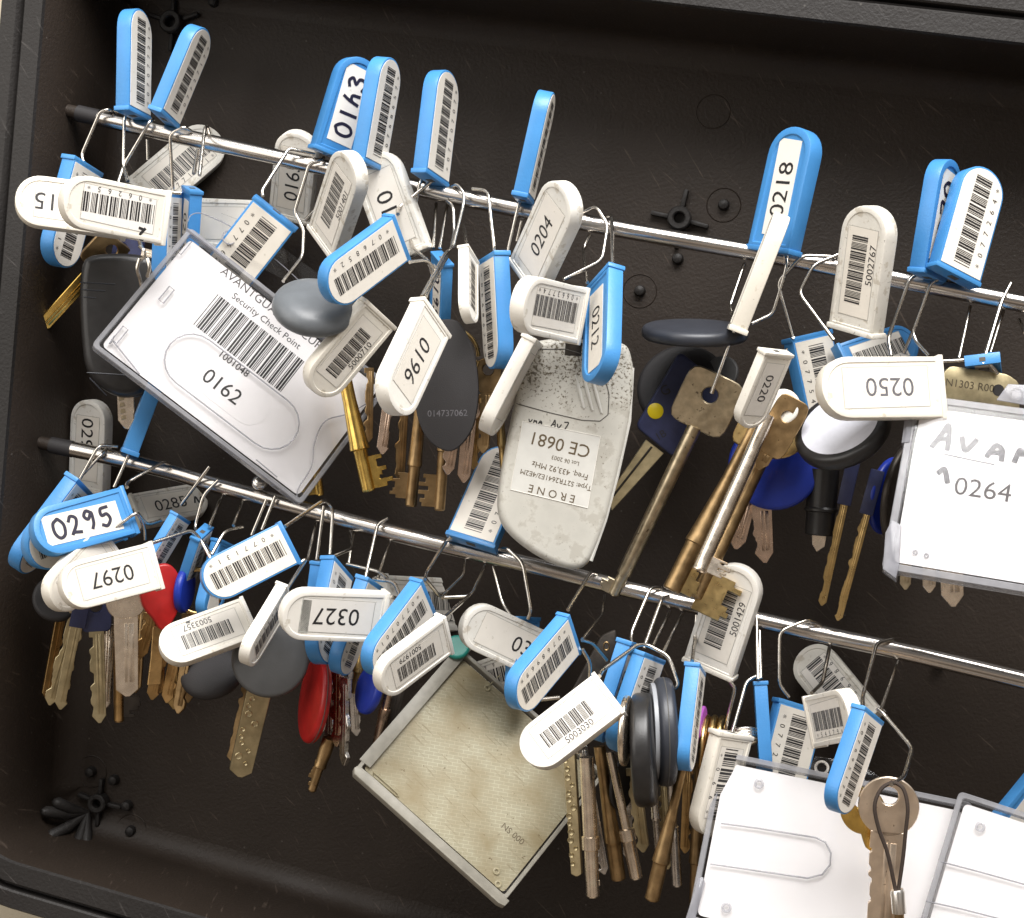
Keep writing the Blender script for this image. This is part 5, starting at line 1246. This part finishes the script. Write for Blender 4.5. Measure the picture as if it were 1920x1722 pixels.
m_.prism([(p.x, p.y) for p in q][::-1] if False else [(p.x, p.y) for p in q], -24, 5, 2); link_mesh('bottom_lip', m_, 'dustyedge', th)

# bright holder at the right edge
th, mx, ct, co, ln_ = holder((1702, 722), (1658, 1072), (2160, 1147), 88, 'bright clear card holder cut off by the right side of the picture', 'white card with faded handwriting and the number 0264', hh=350, lip=14, thick=30)
ik = MB(); p = px2loc(mx, 1878, 838, -8); put_hand(ik, 'Avant', p.x, p.y, .4, 48, radians(-2), 10, 1.05, .06)
p = px2loc(mx, 1772, 893, -8); put_hand(ik, '7', p.x, p.y, .4, 26, radians(40), 10)
flat_mesh('handwriting', ik, 'greyink', co)
ik = MB(); p = px2loc(mx, 1843, 918, -8); put_text(ik, '0264', p.x, p.y, .4, 50, 0, 1.05); flat_mesh('number', ik, 'greytext', co)
ik = MB(); a, b = px2loc(mx, 1768, 853, -8), px2loc(mx, 1865, 872, -8); ik.quad((a.x, a.y, .4), (b.x, b.y - 1, .4), (b.x, b.y + 1, .4), (a.x, a.y + 3, .4)); flat_mesh('underline', ik, 'greyink', co)
m_ = MB(); q = [px2loc(mx, *p, -6) for p in ((1868, 752), (1890, 722), (1960, 726), (1960, 768))]
m_.prism([(p.x, p.y) for p in q], -4, 0, 1); link_mesh('clip_tab', m_, 'clearline', th)
p = px2loc(mx, 1906, 742, -5); q = MB(); q.lathe([(8, 0), (9, 5), (13, 5), (14, 0)], 22); m_ = MB(); m_.add([(v.x + p.x, v.y + p.y, v.z - 5) for v in q.v], q.f); link_mesh('tab_eyelet', m_, 'clearedge', th)
for pts in (((1660, 1000), (1655, 1068), (1680, 1086), (1686, 1060), (1690, 985), (1672, 975)), ((1698, 770), (1712, 772), (1706, 830), (1690, 832))):
    q = [px2loc(mx, *p, 1) for p in pts]; q = [(p.x, p.y) for p in q]
    ar = sum(q[i][0] * q[(i + 1) % len(q)][1] - q[(i + 1) % len(q)][0] * q[i][1] for i in range(len(q)))
    m_ = MB(); m_.prism(q if ar > 0 else q[::-1], -30, 4, 2)
    link_mesh('corner_guard', m_, 'clearline', th)
posts(th, mx, [(1716, 1036), (1737, 1042)], ln_, 5, -6)

# blank holder at the bottom right, and its neighbour
th, mx, ct, co, ln_ = holder((1364, 1419), (1288, 1742), (1768, 1824), 79, 'clear card holder with a blank white card at the bottom right', 'blank white card behind the round nickel key', hh=333.5, lip=11)
m_ = MB(); m_.tube([px2loc(mx, *p, .5) for p in ((1352, 1544), (1420, 1553), (1530, 1571))] + [px2loc(mx, *p, .5) for p in ((1548, 1580), (1558, 1600), (1556, 1622), (1542, 1640), (1514, 1647), (1420, 1633), (1332, 1620))], 1.7, 8)
link_mesh('thumb_slot_edge', m_, ln_, th)
posts(th, mx, [(1423, 1470), (1362, 1702)], ln_, 10, .3)
m_ = MB(); q = [px2loc(mx, *p, -8) for p in ((1512, 1446), (1530, 1420), (1610, 1430), (1640, 1452), (1660, 1470))]
m_.prism([(p.x, p.y) for p in q][::-1], -4, 0, 1); link_mesh('clip_tab', m_, 'clear', th)
p = px2loc(mx, 1541, 1440, -6); q = MB(); q.lathe([(9, 0), (10, 5), (14, 5), (15, 0)], 22); m_ = MB(); m_.add([(v.x + p.x, v.y + p.y, v.z - 7) for v in q.v], q.f); link_mesh('tab_eyelet', m_, 'steel', th)
m_ = MB(); q = [px2loc(mx, *p, 1) for p in ((1308, 1648), (1318, 1644), (1322, 1656), (1302, 1730), (1284, 1728))]; m_.prism([(p.x, p.y) for p in q][::-1], -26, 3, 2); link_mesh('corner_guard', m_, 'clearline', th)
th, mx, ct, co, ln_ = holder((1792, 1494), (1716, 1800), (2186, 1926), 88, 'second clear card holder overlapping the blank one at the right edge', 'blank card in the bottom right corner of the picture', hh=317, lip=11)
for pts in ([(1764, 1616), (1840, 1636), (1940, 1664)], [(1736, 1690), (1800, 1704), (1940, 1740)]):
    m_ = MB(); lin(m_, mx, pts, .5, 1.7); link_mesh('thumb_slot_edge', m_, ln_, th)
posts(th, mx, [(1838, 1551)], ln_, 10, .3)
